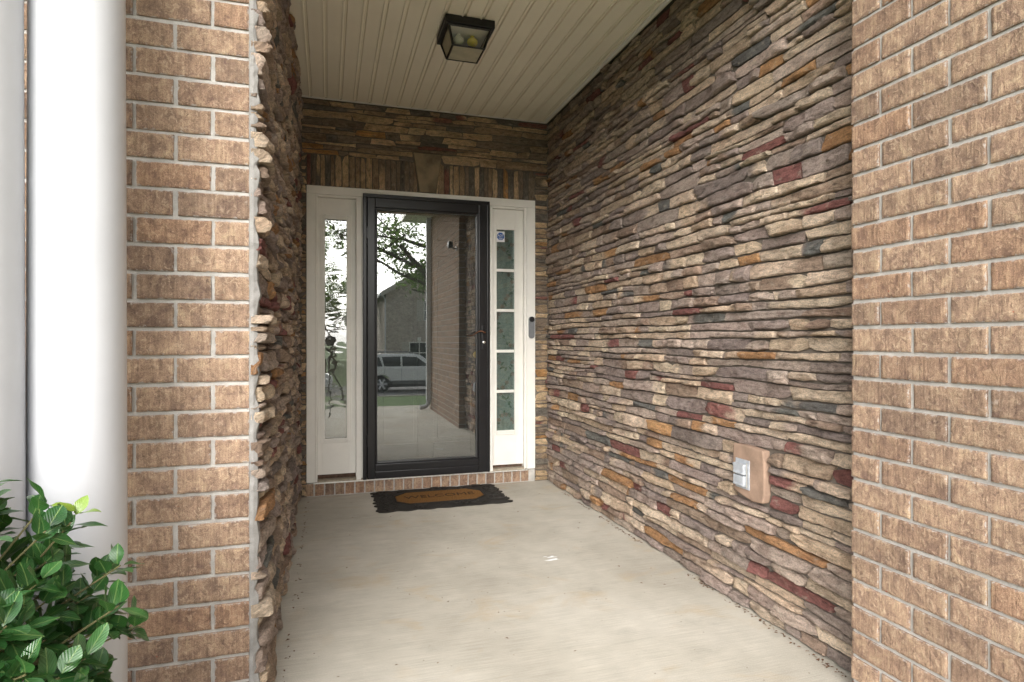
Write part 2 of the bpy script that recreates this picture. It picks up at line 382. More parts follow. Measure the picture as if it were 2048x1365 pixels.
def stone(rng, s0, s1, zb, zt, d0, fine=1.0, rough=1.0):
    """stone in wall coordinates (s along, z up, d out); zb, zt are functions of s. -> verts, faces, uv, col"""
    L = s1-s0; sm = (s0+s1)/2; H = zt(sm)-zb(sm)
    nx = max(5, min(20, int(L/.0165*fine))); e = min(.2, .005/L); eh = min(.18, .0045/max(H, .02))
    us = [0, e]+[e+(1-2*e)*i/(nx-2) for i in range(1, nx-2)]+[1-e, 1]
    vs_ = [0, eh, .26, .5, .74, 1-eh, 1] if H > .034 else [0, eh, .36, .64, 1-eh, 1]
    sd = rng.uniform(0, 100); sl0 = rng.uniform(-.5, .5)*H; sl1 = rng.uniform(-.5, .5)*H
    t0, t1 = rng.choice((0, 0, .1, .35)), rng.choice((0, 0, .1, .35))          # ends that taper to a wedge
    b0, b1 = rng.uniform(0, 1), rng.uniform(0, 1)
    planes = []
    for _ in range(rng.choice((4, 5, 6, 7))):
        planes.append((s0+L*rng.random(), zb(sm)+H*rng.random(), rng.gauss(0, .13), rng.gauss(-.05, .30), rng.uniform(0, .008)))
    c1 = pick(rng); c2 = pick(rng) if rng.random() < .30 else (lambda q: tuple(x*q for x in c1))(rng.uniform(.82, 1.08))
    cut = rng.uniform(.2, .9); V = []; UV = []; C = []; ou, ov = rng.uniform(0, 50), rng.uniform(0, 50)
    ledge = rng.uniform(.3, .7) if rng.random() < .45 and H > .036 else None; lg = rng.uniform(.004, .010)
    nu, nv = len(us), len(vs_)
    for j, b in enumerate(vs_):
        for i, a in enumerate(us):
            s = s0+L*a; zz0, zz1 = zb(s), zt(s)
            ew = max(0, 1-a*L/.05)**1.5*t0*b0+max(0, 1-(1-a)*L/.05)**1.5*t1*b1
            ew2 = max(0, 1-a*L/.05)**1.5*t0*(1-b0)+max(0, 1-(1-a)*L/.05)**1.5*t1*(1-b1)
            z = zz0+(zz1-zz0)*(ew+b*(1-ew-ew2))
            wl = max(0, 1-a*L/.03); wr_ = max(0, 1-(1-a)*L/.03)
            s += (sl0*wl+sl1*wr_)*(b-.5)+.0035*mn.noise((z*60, sd, 1.7))*(wl+wr_)
            rag = mn.noise((s*34, sd, 3 if b < .5 else 9))+.6*mn.noise((s*80, sd, 5 if b < .5 else 2))
            if j in (0, 1): z += .0030*rag+.0012
            elif j in (nv-1, nv-2): z += .0030*rag-.0012
            ea = min(a, 1-a)*L; ed = min(ea, min(b, 1-b)*H)
            d = min(c+p*(s-ps)+q*(z-pz) for ps, pz, p, q, c in planes)
            d = d0+rough*max(-.016, d)
            d += rough*.0034*fb(s*26, z*48, sd)
            rg = abs(mn.noise((s*13, z*46+1.5*mn.noise((s*9, sd, 0)), sd+4))); d -= rough*.0065*max(0, .22-rg)/.22
            if ledge is not None:
                q = b-ledge-.16*mn.noise((s*11, sd, 8)); d += lg*.5 if q < 0 else -lg*.5
            d -= .0075*max(0, 1-ed/.0048)
            V.append((s, z, max(d, .002))); UV.append((a*L+ou, b*H+ov))
            m = max(0, min(1, (a-cut+.22*mn.noise((s*20, z*40, sd+2)))*4+.5))
            C.append(tuple(p*(1-m)+q*m for p, q in zip(c1, c2)))
    F = [(j*nu+i, j*nu+i+1, (j+1)*nu+i+1, (j+1)*nu+i) for j in range(nv-1) for i in range(nu-1)]
    per = [i for i in range(nu)]+[j*nu+nu-1 for j in range(1, nv)]+[(nv-1)*nu+i for i in range(nu-2, -1, -1)]+[j*nu for j in range(nv-2, 0, -1)]
    o1 = len(V); n = len(per)
    for q in per: V.append(V[q]); UV.append(UV[q]); C.append(C[q])
    for q in per:
        s, z, d = V[q]; V.append((s, z, -.012)); UV.append((UV[q][0]+.03, UV[q][1]+.03)); C.append(C[q])
    F += [(o1+i, o1+n+i, o1+n+(i+1) % n, o1+(i+1) % n) for i in range(n)]
    return V, F, UV, C

def layout(rng, S0, S1, Z0, Z1, obstacles=(), hmin=.033, hmax=.064, lmin=.10, lmax=.44, edge0=0.0):
    """irregular courses -> list of (s0, s1, zb, zt)"""
    zs = [Z0]
    while zs[-1] < Z1-hmin: zs.append(zs[-1]+rng.uniform(hmin, hmax))
    sc = (Z1-Z0)/(zs[-1]-Z0); zs = [Z0+(z-Z0)*sc for z in zs]; sd = rng.uniform(0, 90)
    for (oa, ob_, oz0, oz1) in obstacles:
        for oz in (oz0, oz1):
            if not Z0+.03 < oz < Z1-.03: continue
            q = min(range(1, len(zs)-1), key=lambda i: abs(zs[i]-oz)); zs[q] = oz
    def bound(kk):
        if kk == 0: return lambda s: Z0+.002
        if kk == len(zs)-1: return lambda s: Z1-.003
        return lambda s: zs[kk]+.011*mn.noise((s*2.6, kk*3.3, sd))+.004*mn.noise((s*9, kk*3.3, sd+7))
    out = []; g = .0027
    def row(lo, hi, a, b, l0, l1):
        s = a
        while s < b-1e-6:
            L = rng.uniform(l0, l1)**1.0
            if rng.random() < .25: L *= .55
            e = s+L
            if b-e < l0*.7: e = b
            out.append((s+g, e-g, lo, hi)); s = e
    for kk in range(len(zs)-1):
        lo, hi = bound(kk), bound(kk+1); spans = [(S0+rng.uniform(-edge0, edge0), S1)]
        for (a, b, z0, z1) in obstacles:
            if zs[kk+1] > z0+.004 and zs[kk] < z1-.004:
                spans = [q for (p, r) in spans for q in ((p, min(r, a)), (max(p, b), r)) if q[1]-q[0] > .02]
        for (a, b) in spans:
            s = a
            while s < b-1e-6:
                L = rng.uniform(.3, .75); e = s+L
                if b-e < .22: e = b
                h = zs[kk+1]-zs[kk]
                if h > .052 and rng.random() < .35:
                    fr = rng.uniform(.38, .62); p = rng.uniform(0, 50)
                    mid = (lambda lo, hi, fr, p: lambda q: lo(q)+(hi(q)-lo(q))*(fr+.10*mn.noise((q*4, p, 0))))(lo, hi, fr, p)
                    row(lo, (lambda m: lambda q: m(q)-g)(mid), s, e, lmin*1.1, lmax*.8); row((lambda m: lambda q: m(q)+g)(mid), hi, s, e, lmin*1.1, lmax*.8)
                else:
                    row((lambda l: lambda q: l(q)+g)(lo), (lambda l: lambda q: l(q)-g)(hi), s, e, lmin, lmax)
                s = e
    return out

def cam_size(p, area):
    d = Vector(p)-Vector((0, 0, 1.12)); return area/max(.3, d.length)**2
def make_stones(parent, items, to_world, flip, limit=300, name='stone'):
    """items: (verts, faces, uv, col) in wall coordinates; the largest in view become parts, the rest one joined part"""
    ranked = []
    for it in items:
        V = it[0]; n = len(V); c = [sum(q[i] for q in V)/n for i in range(3)]
        wc = Vector(to_world(*c)); xs = [q[0] for q in V]; zs = [q[1] for q in V]
        ranked.append((cam_size(wc, (max(xs)-min(xs))*(max(zs)-min(zs))), wc, it))
    ranked.sort(key=lambda q: -q[0])
    for sz, wc, (V, F, UV, C) in ranked[:limit]:
        W = [Vector(to_world(*q))-wc for q in V]; FF = [q[::-1] for q in F] if flip else F
        me = mesh_of(name, W, FF, 'stone', UV, C, smooth=True, fix=False); link(name, me, parent, wc)
    rest = ranked[limit:]
    if rest:
        VV = []; FA = []; UU = []; CC = []; base = Vector(parent['_w'])
        for sz, wc, (V, F, UV, C) in rest:
            o0 = len(VV); VV += [Vector(to_world(*q))-base for q in V]
            FA += [tuple(i+o0 for i in (q[::-1] if flip else q)) for q in F]; UU += UV; CC += C
        me = mesh_of('small_stones', VV, FA, 'stone', UU, CC, smooth=True, fix=False)
        ob = link('small_stones', me, parent, base); ob['kind'] = 'stuff'

# right wall, beside the porch floor
XR = 1.680
OUT = (2.002, 2.210, .455, .684)
rs = thing('stone_wall', 'ledgestone side wall with a power outlet, on the handle side of the doorway', 'wall', (XR, 3.0, 0))
build('backing', MB().box(XR+.008, XR+.2, 1.50, 4.75, -.02, FZ+.3), 'backing', rs)
rng = random.Random(11)
its = []
for (a, b, lo, hi) in layout(rng, 1.50, 4.535, 0, FZ-.004, [OUT]):
    near = 1.5 if a < 2.6 else 1.0
    its.append(stone(rng, a, b, lo, hi, rng.uniform(.006, .034), near))
make_stones(rs, its, lambda s, z, d: (XR-d, s, z), True)
pm = MB(); poly = [(1.992, .50), (2.0, .465), (2.06, .458), (2.13, .470), (2.183, .485), (2.187, .56), (2.183, .678), (2.10, .682), (1.999, .676), (1.990, .60)]
bm_ = MB().prism([(p[0]+.018, p[1]) for p in poly], 'x', XR-.026, XR+.01)
bp = build('outlet_stone', bm_, 'plate', rs); bp['label'] = 'smooth tan stone block holding the outlet'
bv = bp.modifiers.new('bevel', 'BEVEL'); bv.width = .006; bv.segments = 2
# weatherproof outlet
ot = thing('power_outlet', 'grey weatherproof outlet with two flip lids set in the stone wall', 'outlet', (XR-0.0270, 2.1340, .501))
build('cover_plate', MB().box(XR-0.0310, XR-0.0265, 2.0920, 2.1780, .501, .622, .0015), 'outlet', ot)
for z0, z1 in ((.514, .557), (.561, .606)):
    ld = build('flip_lid', MB().box(XR-0.0500, XR-0.0312, 2.1060, 2.1700, z0, z1, .004), 'outlet', ot)
    build('lid_rim', MB().box(XR-0.0535, XR-0.0502, 2.1100, 2.1660, z0+.004, z0+.010, .001), 'outlet', ld)
build('hinge', MB().tube([(XR-0.0360, 2.1010, .510), (XR-0.0360, 2.1010, .612)], .0028, 8), 'steel', ot, True)
build('latch', MB().box(XR-0.0460, XR-0.0312, 2.1720, 2.1775, .592, .603, .001), 'outlet', ot)

# left wall, seen along its face
XL = -.2035
ls = thing('stone_wall', 'ledgestone side wall joining the brick pillar to the hinge side of the doorway', 'wall', (XL, 3.2, 0))
build('backing', MB().box(XL-.02, XL, 1.955, 4.75, -.02, FZ+.3), 'backing', ls)
rng = random.Random(23); its = []
for (a, b, lo, hi) in layout(rng, 1.93, 4.535, 0, FZ-.004, (), .036, .070, .10, .36, .013):
    its.append(stone(rng, a, b, lo, hi, rng.uniform(.018, .048) if a < 2.0 else rng.uniform(.016, .040), 1.2, 1.1))
make_stones(ls, its, lambda s, z, d: (XL+d, s, z), False)

# wall round the door
YD = 4.527
ds = thing('stone_wall', 'ledgestone wall round the door with a vertical stone course and keystone', 'wall', (.73, YD+.03, 0))
YB = YD+.012
mb = MB().box(-.30, -.1445, YB, YB+.16, 0, FZ+.3).box(1.5665, 1.90, YB, YB+.16, 0, FZ+.3).box(-.1445, 1.5665, YB, YB+.16, 2.2165, FZ+.3)
build('backing', mb, 'backing', ds)
rng = random.Random(5); its = []; CUR = PAL_DOOR
for (a, b, lo, hi) in layout(rng, -.178, 1.672, 2.442, FZ-.004, [(.605, .825, 2.40, 2.512)], .034, .058, .12, .44):
    its.append(stone(rng, a, b, lo, hi, rng.uniform(.008, .026), 1, .8))
for (x0, x1) in ((-.180, -.1475), (1.570, 1.672)):
    for (a, b, lo, hi) in layout(rng, x0, x1, 0.0, 2.442, (), .036, .07, .2, .3):
        its.append(stone(rng, a, b, lo, hi, rng.uniform(.008, .022), 1, .7))
make_stones(ds, its, lambda s, z, d: (s, YB-d, z), False)
its = []; x = -.146
while x < 1.566:
    wd = rng.uniform(.028, .050); e = min(x+wd, 1.568)
    if 1.568-e < .02: e = 1.568
    kt = .095; kb = .062; xc = .715
    if e < xc-kt-.004 or x > xc+kt+.004:
        its.append(stone(rng, 2.2185, 2.438+rng.uniform(-.003, .003), (lambda q: lambda s: q+.0022)(x), (lambda q: lambda s: q-.0022)(e), rng.uniform(.006, .024), 1, .6))
    elif x < xc < e or True:
        def lim(s, base, side):
            hw = kb+(kt+.012-kb)*(s-2.2185)/(2.508-2.2185)
            return min(base, xc-hw-.002) if side < 0 else max(base, xc+hw+.002)
        side = -1 if (x+e)/2 < xc else 1
        if side < 0 and x < xc-kb-.02:
            its.append(stone(rng, 2.2185, 2.438, (lambda q: lambda s: min(q, lim(s, 9, -1)-.012))(x), (lambda q: lambda s: lim(s, q, -1))(e), .008, 1, .4))
        if side > 0 and e > xc+kb+.02:
            its.append(stone(rng, 2.2185, 2.438, (lambda q: lambda s: lim(s, q, 1))(x), (lambda q: lambda s: max(q, lim(s, -9, 1)+.012))(e), .008, 1, .4))
    x = e
make_stones(ds, its, lambda s, z, d: (z, YB-d, s), True)
mb = MB().prism([(xc-kb, 2.2185), (xc+kb, 2.2185), (xc+kt+.012, 2.508), (xc-kt-.012, 2.508)], 'y', YB-.024, YB+.01)
ko = build('keystone', mb, 'keystone', ds); bv = ko.modifiers.new('bevel', 'BEVEL'); bv.width = .004; bv.segments = 2
ko['label'] = 'smooth wedge-shaped grey keystone'

# ------------------------------------------------------------------ brick walls
CO = .0794; BH = .0685
def brick_mesh(rng, L, h=BH, dep=.09):
    nx = 12 if L > .15 else 7; us = [0, .004/L, .010/L]+[(i+1)/(nx) for i in range(nx-1)]+[1-.010/L, 1-.004/L, 1]
    us = sorted(u for i, u in enumerate(us)); vv = [0, .05, .14, .38, .62, .86, .95, 1]; sd = rng.uniform(0, 99)
    V = []; E = []; nu, nv = len(us), len(vv)
    dents = [(rng.uniform(.05, .95)*L, rng.uniform(.1, .9)*h, rng.uniform(.008, .022), rng.uniform(.0008, .0022)) for _ in range(5)]
    for b in vv:
        for a in us:
            x, z = a*L, b*h
            ed = min(min(a, 1-a)*L, min(b, 1-b)*h)
            wob = .0016
            xx = x+wob*mn.noise((z*60, sd, 3 if a < .5 else 8))*(1 if min(a, 1-a) < .1 else .2)
            zz = z+.0013*mn.noise((x*40, sd, 1 if b < .5 else 6))*(1 if min(b, 1-b) < .1 else .2)
            d = .0016*fb(x*22, z*26, sd)-.003*max(0, 1-ed/.003)**1.5
            for (dx, dz, r, am) in dents:
                q = ((x-dx)**2+(z-dz)**2)**.5/r
                if q < 1: d -= am*(1-q*q)
            V.append((xx, -d, zz)); E.append(min(1, ed/.016))
    F = [(j*nu+i, j*nu+i+1, (j+1)*nu+i+1, (j+1)*nu+i) for j in range(nv-1) for i in range(nu-1)]
    per = [i for i in range(nu)]+[j*nu+nu-1 for j in range(1, nv)]+[(nv-1)*nu+i for i in range(nu-2, -1, -1)]+[j*nu for j in range(nv-2, 0, -1)]
    o1 = len(V); n = len(per)
    for q in per: V.append(V[q]); E.append(.3)
    for q in per: V.append((V[q][0], dep, V[q][2])); E.append(.3)
    F += [(o1+i, o1+n+i, o1+n+(i+1) % n, o1+(i+1) % n) for i in range(n)]+[tuple(o1+n+i for i in range(n))]
    return V, F, E
rng = random.Random(3)
FULL_L = {'l': .1905, 'r': .2003}; PIT = {'l': .2005, 'r': .2105}
BM = {}
for key in ('l', 'r'):
    P = PIT[key]
    for nm, L, cnt in (('full', P-.0105, 9), ('half', P/2-.0075, 5)):
        BM[key, nm] = []
        for _ in range(cnt):
            V, F, E = brick_mesh(rng, L); BM[key, nm].append(mesh_of('brick', V, F, 'brick', at=E, smooth=True, fix=False))
Rz = {'front': 0.0, 'side': -math.pi/2}
def place_brick(parent, me, loc, rz):
    ob = link('brick', me, parent, loc); ob.rotation_euler = (0, 0, rz); return ob
# left: front-facing pillar, right edge x=-.2203, face y=1.927
YL = 1.927
bl = thing('brick_pillar', 'tan brick wall behind the round white columns', 'wall', (-.65, YL, -.06))
build('mortar', MB().box(-2.30, -.222, YL+.0075, YL+.09, -.06, 3.4), 'mortar', bl)
lrest = []
for kk in range(0, 60):
    z = 2.0236+CO*(kk-28)                  # bottom joint centre of this course
    if z < -.14 or z > 3.3: continue
    row = round((2.0236-z)/CO)             # joint index k of its lower joint
    half = (row-1) % 2 == 1
    x = -.2203; first = True
    while x > -2.1:
        nm = 'half' if (half and first) else 'full'; L = PIT['l']/2-.0075 if nm == 'half' else PIT['l']-.0105
        jt = rng.uniform(-.0015, .0015)
        me_ = rng.choice(BM['l', nm]); lc = (x-L+jt, YL+rng.uniform(-.0015, .0015), z+.0055+rng.uniform(-.001, .001))
        if x > -1.15: place_brick(bl, me_, lc, 0)
        else: lrest.append((me_, lc))
        x -= L+.0105; first = False
VV = []; FF = []; EE = []
for me_, lc in lrest:
    o0 = len(VV); VV += [Vector(lc)+p.co-Vector(bl['_w']) for p in me_.vertices]
    FF += [tuple(i+o0 for i in q.vertices) for q in me_.polygons]; EE += [p.value for p in me_.attributes['edge'].data]
o = link('distant_bricks', mesh_of('distant_bricks', VV, FF, 'brick', at=EE, smooth=True, fix=False), bl, bl['_w']); o['kind'] = 'stuff'
# rough mortar fillet between brick and stone ends
mb = MB(); prev = None; n = 150; vv = []
rr = random.Random(8)
for i in range(n+1):
    z = -.02+(FZ+.05)*i/n; ex = -.1985+.012*mn.noise((z*14, 2, 0))+.009*mn.noise((z*45, 5, 0)); ey = YL-.001+.004*mn.noise((z*20, 9, 0))+.003*mn.noise((z*60, 4, 0))
    vv += [(-.2225, YL+.004, z), (-.2190, ey, z), (-.209, ey-.002+.003*mn.noise((z*50, 1, 1)), z), (ex, ey+.004, z), (ex+.002, YL+.03, z)]
mb.add(vv, [(5*i+j, 5*i+j+1, 5*i+j+6, 5*i+j+5) for i in range(n) for j in range(4)])
fo = build('mortar_fillet', mb, 'fillet', bl, False)

# right: brick wall running past the camera, face x=1.5815 facing -x, corner at y=1.522
XB = 1.5815; YC = 1.522; YE = -.68
br = thing('brick_wall', 'tan brick wall running forward from the end of the stone wall', 'wall', (XB, .4, -.06))
build('mortar', MB().box(XB+.0075, XB+.30, YE+.004, YC-.003, -.06, 5.2), 'mortar', br)
cand = []
for kk in range(-3, 66):
    z = 2.1108+CO*(kk-27)
    if z < -.07 or z > 5.1: continue
    row = 27-kk; half = (row-1) % 2 == 1
    y = YC; first = True
    while y > YE+.02:
        nm = 'half' if (half and first) else 'full'; L = PIT['r']/2-.0075 if nm == 'half' else PIT['r']-.0105
        if y-L < YE: L2 = y-YE; 
        d = Vector((XB, y-L/2, z))-Vector((0, 0, 1.12)); fwd = d.x*.2906+d.y*.9568
        inview = fwd > .3 and abs((d.x*.9568-d.y*.2906)/fwd) < .95 and abs(d.z/fwd) < .66
        cand.append((0 if inview else 1, d.length, nm, y, z)); y -= L+.0105; first = False
cand.sort(key=lambda q: q[:2]); rest = []
for i, (iv, dl, nm, y, z) in enumerate(cand):
    me = rng.choice(BM['r', nm]); L = PIT['r']/2-.0075 if nm == 'half' else PIT['r']-.0105
    loc = (XB+rng.uniform(-.0015, .0015), y+rng.uniform(-.0015, .0015), z+.0055+rng.uniform(-.001, .001))
    if i < 290: place_brick(br, me, loc, -math.pi/2)
    else: rest.append((me, loc))
VV = []; FF = []; EE = []
for me, loc in rest:
    o0 = len(VV)
    VV += [Vector((loc[0]+p.co.y, loc[1]-p.co.x, loc[2]+p.co.z))-Vector(br['_w']) for p in me.vertices]
    FF += [tuple(i+o0 for i in q.vertices) for q in me.polygons]; EE += [p.value for p in me.attributes['edge'].data]
o = link('distant_bricks', mesh_of('distant_bricks', VV, FF, 'brick', at=EE, smooth=True, fix=False), br, br['_w']); o['kind'] = 'stuff'
# header over the porch opening; upper wall and roof added unseen for shade
up = thing('header_with_shade_storey', 'brick header with an unseen upper storey added to shade the porch', 'building', (.7, 3.0, 2.56))
build('header', MB().box(-.22, XB+.0, 1.56, 1.955, 2.65, 2.95), 'farbrick', up)
build('wall', MB().box(-3.5, XB+.3, 1.56, 9.0, 3.05, 6.2), 'farbrick', up)
build('shade_eave', MB().box(-3.5, XB-.001, .95, 1.559, 3.06, 3.24, .01), 'white', up)  # both overhangs are out of view, added to block high sky light
build('shade_eave', MB().box(XB-.42, XB-.002, -1.1, .949, 3.06, 3.24, .01), 'white', up)
build('shade_roof', MB().prism([(1.1, 6.2), (9.4, 6.2), (5.2, 8.6)], 'x', -3.8, XB+.6), 'shingle', up)

# ------------------------------------------------------------------ porch ceiling
pc = thing('porch_ceiling', 'cream ribbed soffit panels over the porch', 'ceiling', (.74, 3.3, FZ))
pw = .1012; x = -.205; i = 0
while x < 1.665:
    x1 = min(x+pw, 1.668); g = .017
    prof = [(x, FZ), (x1-g, FZ), (x1-g+.001, FZ+.011), (x1-.004, FZ+.011), (x1, FZ+.0005), (x1, FZ+.016), (x, FZ+.016)]
    prof2 = [(x, FZ+.0005)]+prof[1:]
    build('soffit_plank', MB().prism(prof2, 'y', 1.955, YD+.005), 'soffit', pc)
    build('bead', MB().prism([(x1-g-.009, FZ-.006), (x1-g-.002, FZ-.006), (x1-g, FZ+.001), (x1-g-.011, FZ+.001)], 'y', 1.955, YD-.004), 'soffit', pc)
    x = x1; i += 1
build('wall_channel', MB().box(-.20, 1.66, YD-.020, YD-.002, FZ-.006, FZ-.0005, .001), 'white', pc)
build('side_channel', MB().box(1.632, 1.652, 1.96, YD-.021, FZ-.007, FZ-.0005, .001), 'white', pc)
build('roof_deck', MB().box(-.6, 1.9, 1.956, 4.9, FZ+.018, FZ+.12), 'backing', pc)

# ceiling lantern
LX, LY = .727, 3.285
lt = thing('ceiling_light', 'square black ceiling lantern with tapered glass on the porch ceiling', 'ceiling light', (LX, LY, FZ-.14))
def frustum(mb, h0, z0, h1, z1):
    mb.add([(LX+sx*h0, LY+sy*h0, z0) for sx, sy in ((-1, -1), (1, -1), (1, 1), (-1, 1))]+[(LX+sx*h1, LY+sy*h1, z1) for sx, sy in ((-1, -1), (1, -1), (1, 1), (-1, 1))],
           [(0, 1, 5, 4), (1, 2, 6, 5), (2, 3, 7, 6), (3, 0, 4, 7)])
build('canopy', MB().box(LX-.135, LX+.135, LY-.135, LY+.135, FZ-.042, FZ-.001, .003), 'lampmetal', lt)
hT, hB, zT, zB = .115, .086, FZ-.043, FZ-.138
for sx, sy in ((-1, -1), (1, -1), (1, 1), (-1, 1)):
    build('corner_bar', MB().tube([(LX+sx*hT, LY+sy*hT, zT+.002), (LX+sx*hB, LY+sy*hB, zB)], .0075, 4), 'lampmetal', lt)
for zz, hh in ((zB, hB), (zT-.004, hT)):
    for q in range(4):
        a = [(-1, -1), (1, -1), (1, 1), (-1, 1)][q]; b = [(1, -1), (1, 1), (-1, 1), (-1, -1)][q]
        build('rail', MB().tube([(LX+a[0]*hh, LY+a[1]*hh, zz), (LX+b[0]*hh, LY+b[1]*hh, zz)], .0065, 4), 'lampmetal', lt)
for q in range(4):
    a = [(-1, -1), (1, -1), (1, 1), (-1, 1)][q]; b = [(1, -1), (1, 1), (-1, 1), (-1, -1)][q]
    v = [(LX+a[0]*hT*.985, LY+a[1]*hT*.985, zT), (LX+b[0]*hT*.985, LY+b[1]*hT*.985, zT), (LX+b[0]*hB*.985, LY+b[1]*hB*.985, zB), (LX+a[0]*hB*.985, LY+a[1]*hB*.985, zB)]
    build('glass_pane', MB().add(v, [(0, 1, 2, 3)]), 'lampglass' if q == 0 else 'frost', lt)
build('bottom_pane', MB().box(LX-hB*.96, LX+hB*.96, LY-hB*.96, LY+hB*.96, zB-.001, zB+.002), 'frost', lt)
build('reflector', MB().box(LX-.108, LX+.108, LY-.108, LY+.108, FZ-.0455, FZ-.0425), 'stickerwhite', lt)
for dx, mt in ((-.042, 'bulbclear'), (.036, 'bulbyellow')):
    bz = FZ-.043
    bz -= .003; prof = [(.012, bz), (.012, bz-.008), (.020, bz-.013), (.028, bz-.021), (.031, bz-.031), (.028, bz-.043), (.018, bz-.053), (.003, bz-.058)]
    build('bulb', MB().lathe(prof[::-1], LX+dx, LY-.02, 20), mt, lt, True)

# ------------------------------------------------------------------ door surround and sidelights
ZS = .099
bs = thing('brick_step', 'low row of upright bricks forming the door step', 'step', (.71, YD+.04, 0))
build('mortar', MB().box(-.160, 1.572, YD+.012, YD+.16, 0.0, ZS-.004), 'mortar', bs)
x = -.158; rng = random.Random(31)
VS = []
for q in range(5):
    V, F, E = brick_mesh(rng, .0605, .086, .08); VS.append(mesh_of('brick', V, F, 'brick', at=E, smooth=True, fix=False))
while x < 1.52:
    place_brick(bs, rng.choice(VS), (x, YD+.006+rng.uniform(-.001, .001), .006), 0); x += .0700
fr = thing('door_frame', 'white painted door surround framing the black storm door', 'door frame', (.71, YD+.05, ZS))
mb = MB()
def bead_casing(name, x0, x1, z0, z1):
    return build(name, MB().box(x0, x1, YD, YD+.028, z0, z1, .004), 'white', fr)
bead_casing('side_casing', -.145, -.085, ZS+.003, 2.155); bead_casing('side_casing', 1.494, 1.567, ZS+.003, 2.155)
bead_casing('head_casing', -.145, 1.567, 2.1555, 2.2157)
for x0, x1 in ((-.084, -.072), (1.478, 1.4935)):
    build('jamb_bead', MB().box(x0, x1, YD+.010, YD+.10, ZS+.004, 2.1548, .003), 'white', fr)
build('head_bead', MB().box(-.0715, 1.4775, YD+.010, YD+.10, 2.140, 2.1548, .003), 'white', fr)
build('mullion', MB().box(.196, .232, YD-.004, YD+.10, ZS+.004, 2.1395, .004), 'white', fr)
build('mullion', MB().box(1.197, 1.220, YD-.004, YD+.10, ZS+.004, 2.1395, .004), 'white', fr)
build('mullion_bead', MB().box(.2325, .243, YD+.004, YD+.09, ZS+.004, 2.1395, .003), 'white', fr)
build('sill', MB().box(-.07, 1.477, YD-.002, YD+.13, ZS-.003, ZS+.016, .003), 'sillwood', fr)
build('sill_strip', MB().box(-.098, 1.50, YD-.012, YD-.0025, ZS-.006, ZS+.002, .001), 'alu', fr)
hall = build('entry_hall', MB().box(-1.2, 2.6, 4.76, 7.2, 0, 2.7), 'wallpaint'); hall['kind'] = 'structure'
bmx = bmesh.new(); bmx.from_mesh(hall.data); bmesh.ops.delete(bmx, geom=[f for f in bmx.faces if f.normal.y < -.9], context='FACES'); bmx.to_mesh(hall.data); bmx.free()
def sidelight(name, label, x0, x1, g0, g1, gz0, gz1, z0, gmat, bars):
    YP = YD+.046
    t = thing(name, label, 'window', ((x0+x1)/2, YP, z0))
    mb = MB()
    build('stile', MB().box(x0, g0-.018, YP, YP+.036, z0, 2.139, .001), 'white', t); build('stile', MB().box(g1+.018, x1, YP, YP+.036, z0, 2.139, .001), 'white', t)
    build('top_panel', MB().box(g0-.0178, g1+.0178, YP, YP+.036, gz1+.018, 2.139, .001), 'white', t)
    build('bottom_panel', MB().box(g0-.0178, g1+.0178, YP, YP+.036, z0, gz0-.018, .001), 'white', t)
    m = .036
    for nm, b in (('moulding', (g0-m, g0-.002, gz0-m, gz1+m)), ('moulding', (g1+.002, g1+m, gz0-m, gz1+m)), ('moulding', (g0-.0018, g1+.0018, gz1+.002, gz1+m)), ('moulding', (g0-.0018, g1+.0018, gz0-m, gz0-.002))):
        bx, by, bz0, bz1 = b
        o = build(nm, MB().box(bx, by, YP-.010, YP+.002, bz0, bz1, .004), 'white', t)
        ins = .012
        build('moulding_lip', MB().box(max(bx, g0-.020), min(by, g1+.020), YP-.016, YP-.0095, max(bz0, gz0-.020), min(bz1, gz1+.020), .003), 'white', o)
    for z in bars: build('muntin', MB().box(g0-.0015, g1+.0015, YP-.006, YP+.010, z-.011, z+.011, .002), 'white', t)
    zz = [gz0]+list(bars)+[gz1]; zz.sort()
    for a, b in zip(zz[:-1], zz[1:]):
        build('glass_pane', MB().box(g0-.0015, g1+.0015, YP+.012, YP+.015, a+(.0 if a == gz0 else .0), b), gmat, t)
    build('bottom_gap', MB().box(x0+.002, x1-.002, YP+.012, YP+.034, ZS+.016, z0-.0005), 'rotwood', t)
    return t
sidelight('sidelight_window', 'white sidelight with one tall wavy pane beside the storm door hinge', -.0715, .1955, -.018, .129, .408, 1.985, .146, 'wavyglass', [])
sidelight('sidelight_window', 'white sidelight of five panes with a floral curtain beside the door handle', 1.2205, 1.4775, 1.262, 1.404, .409, 1.977, .137, 'sideglass', [.713, 1.028, 1.347, 1.662])
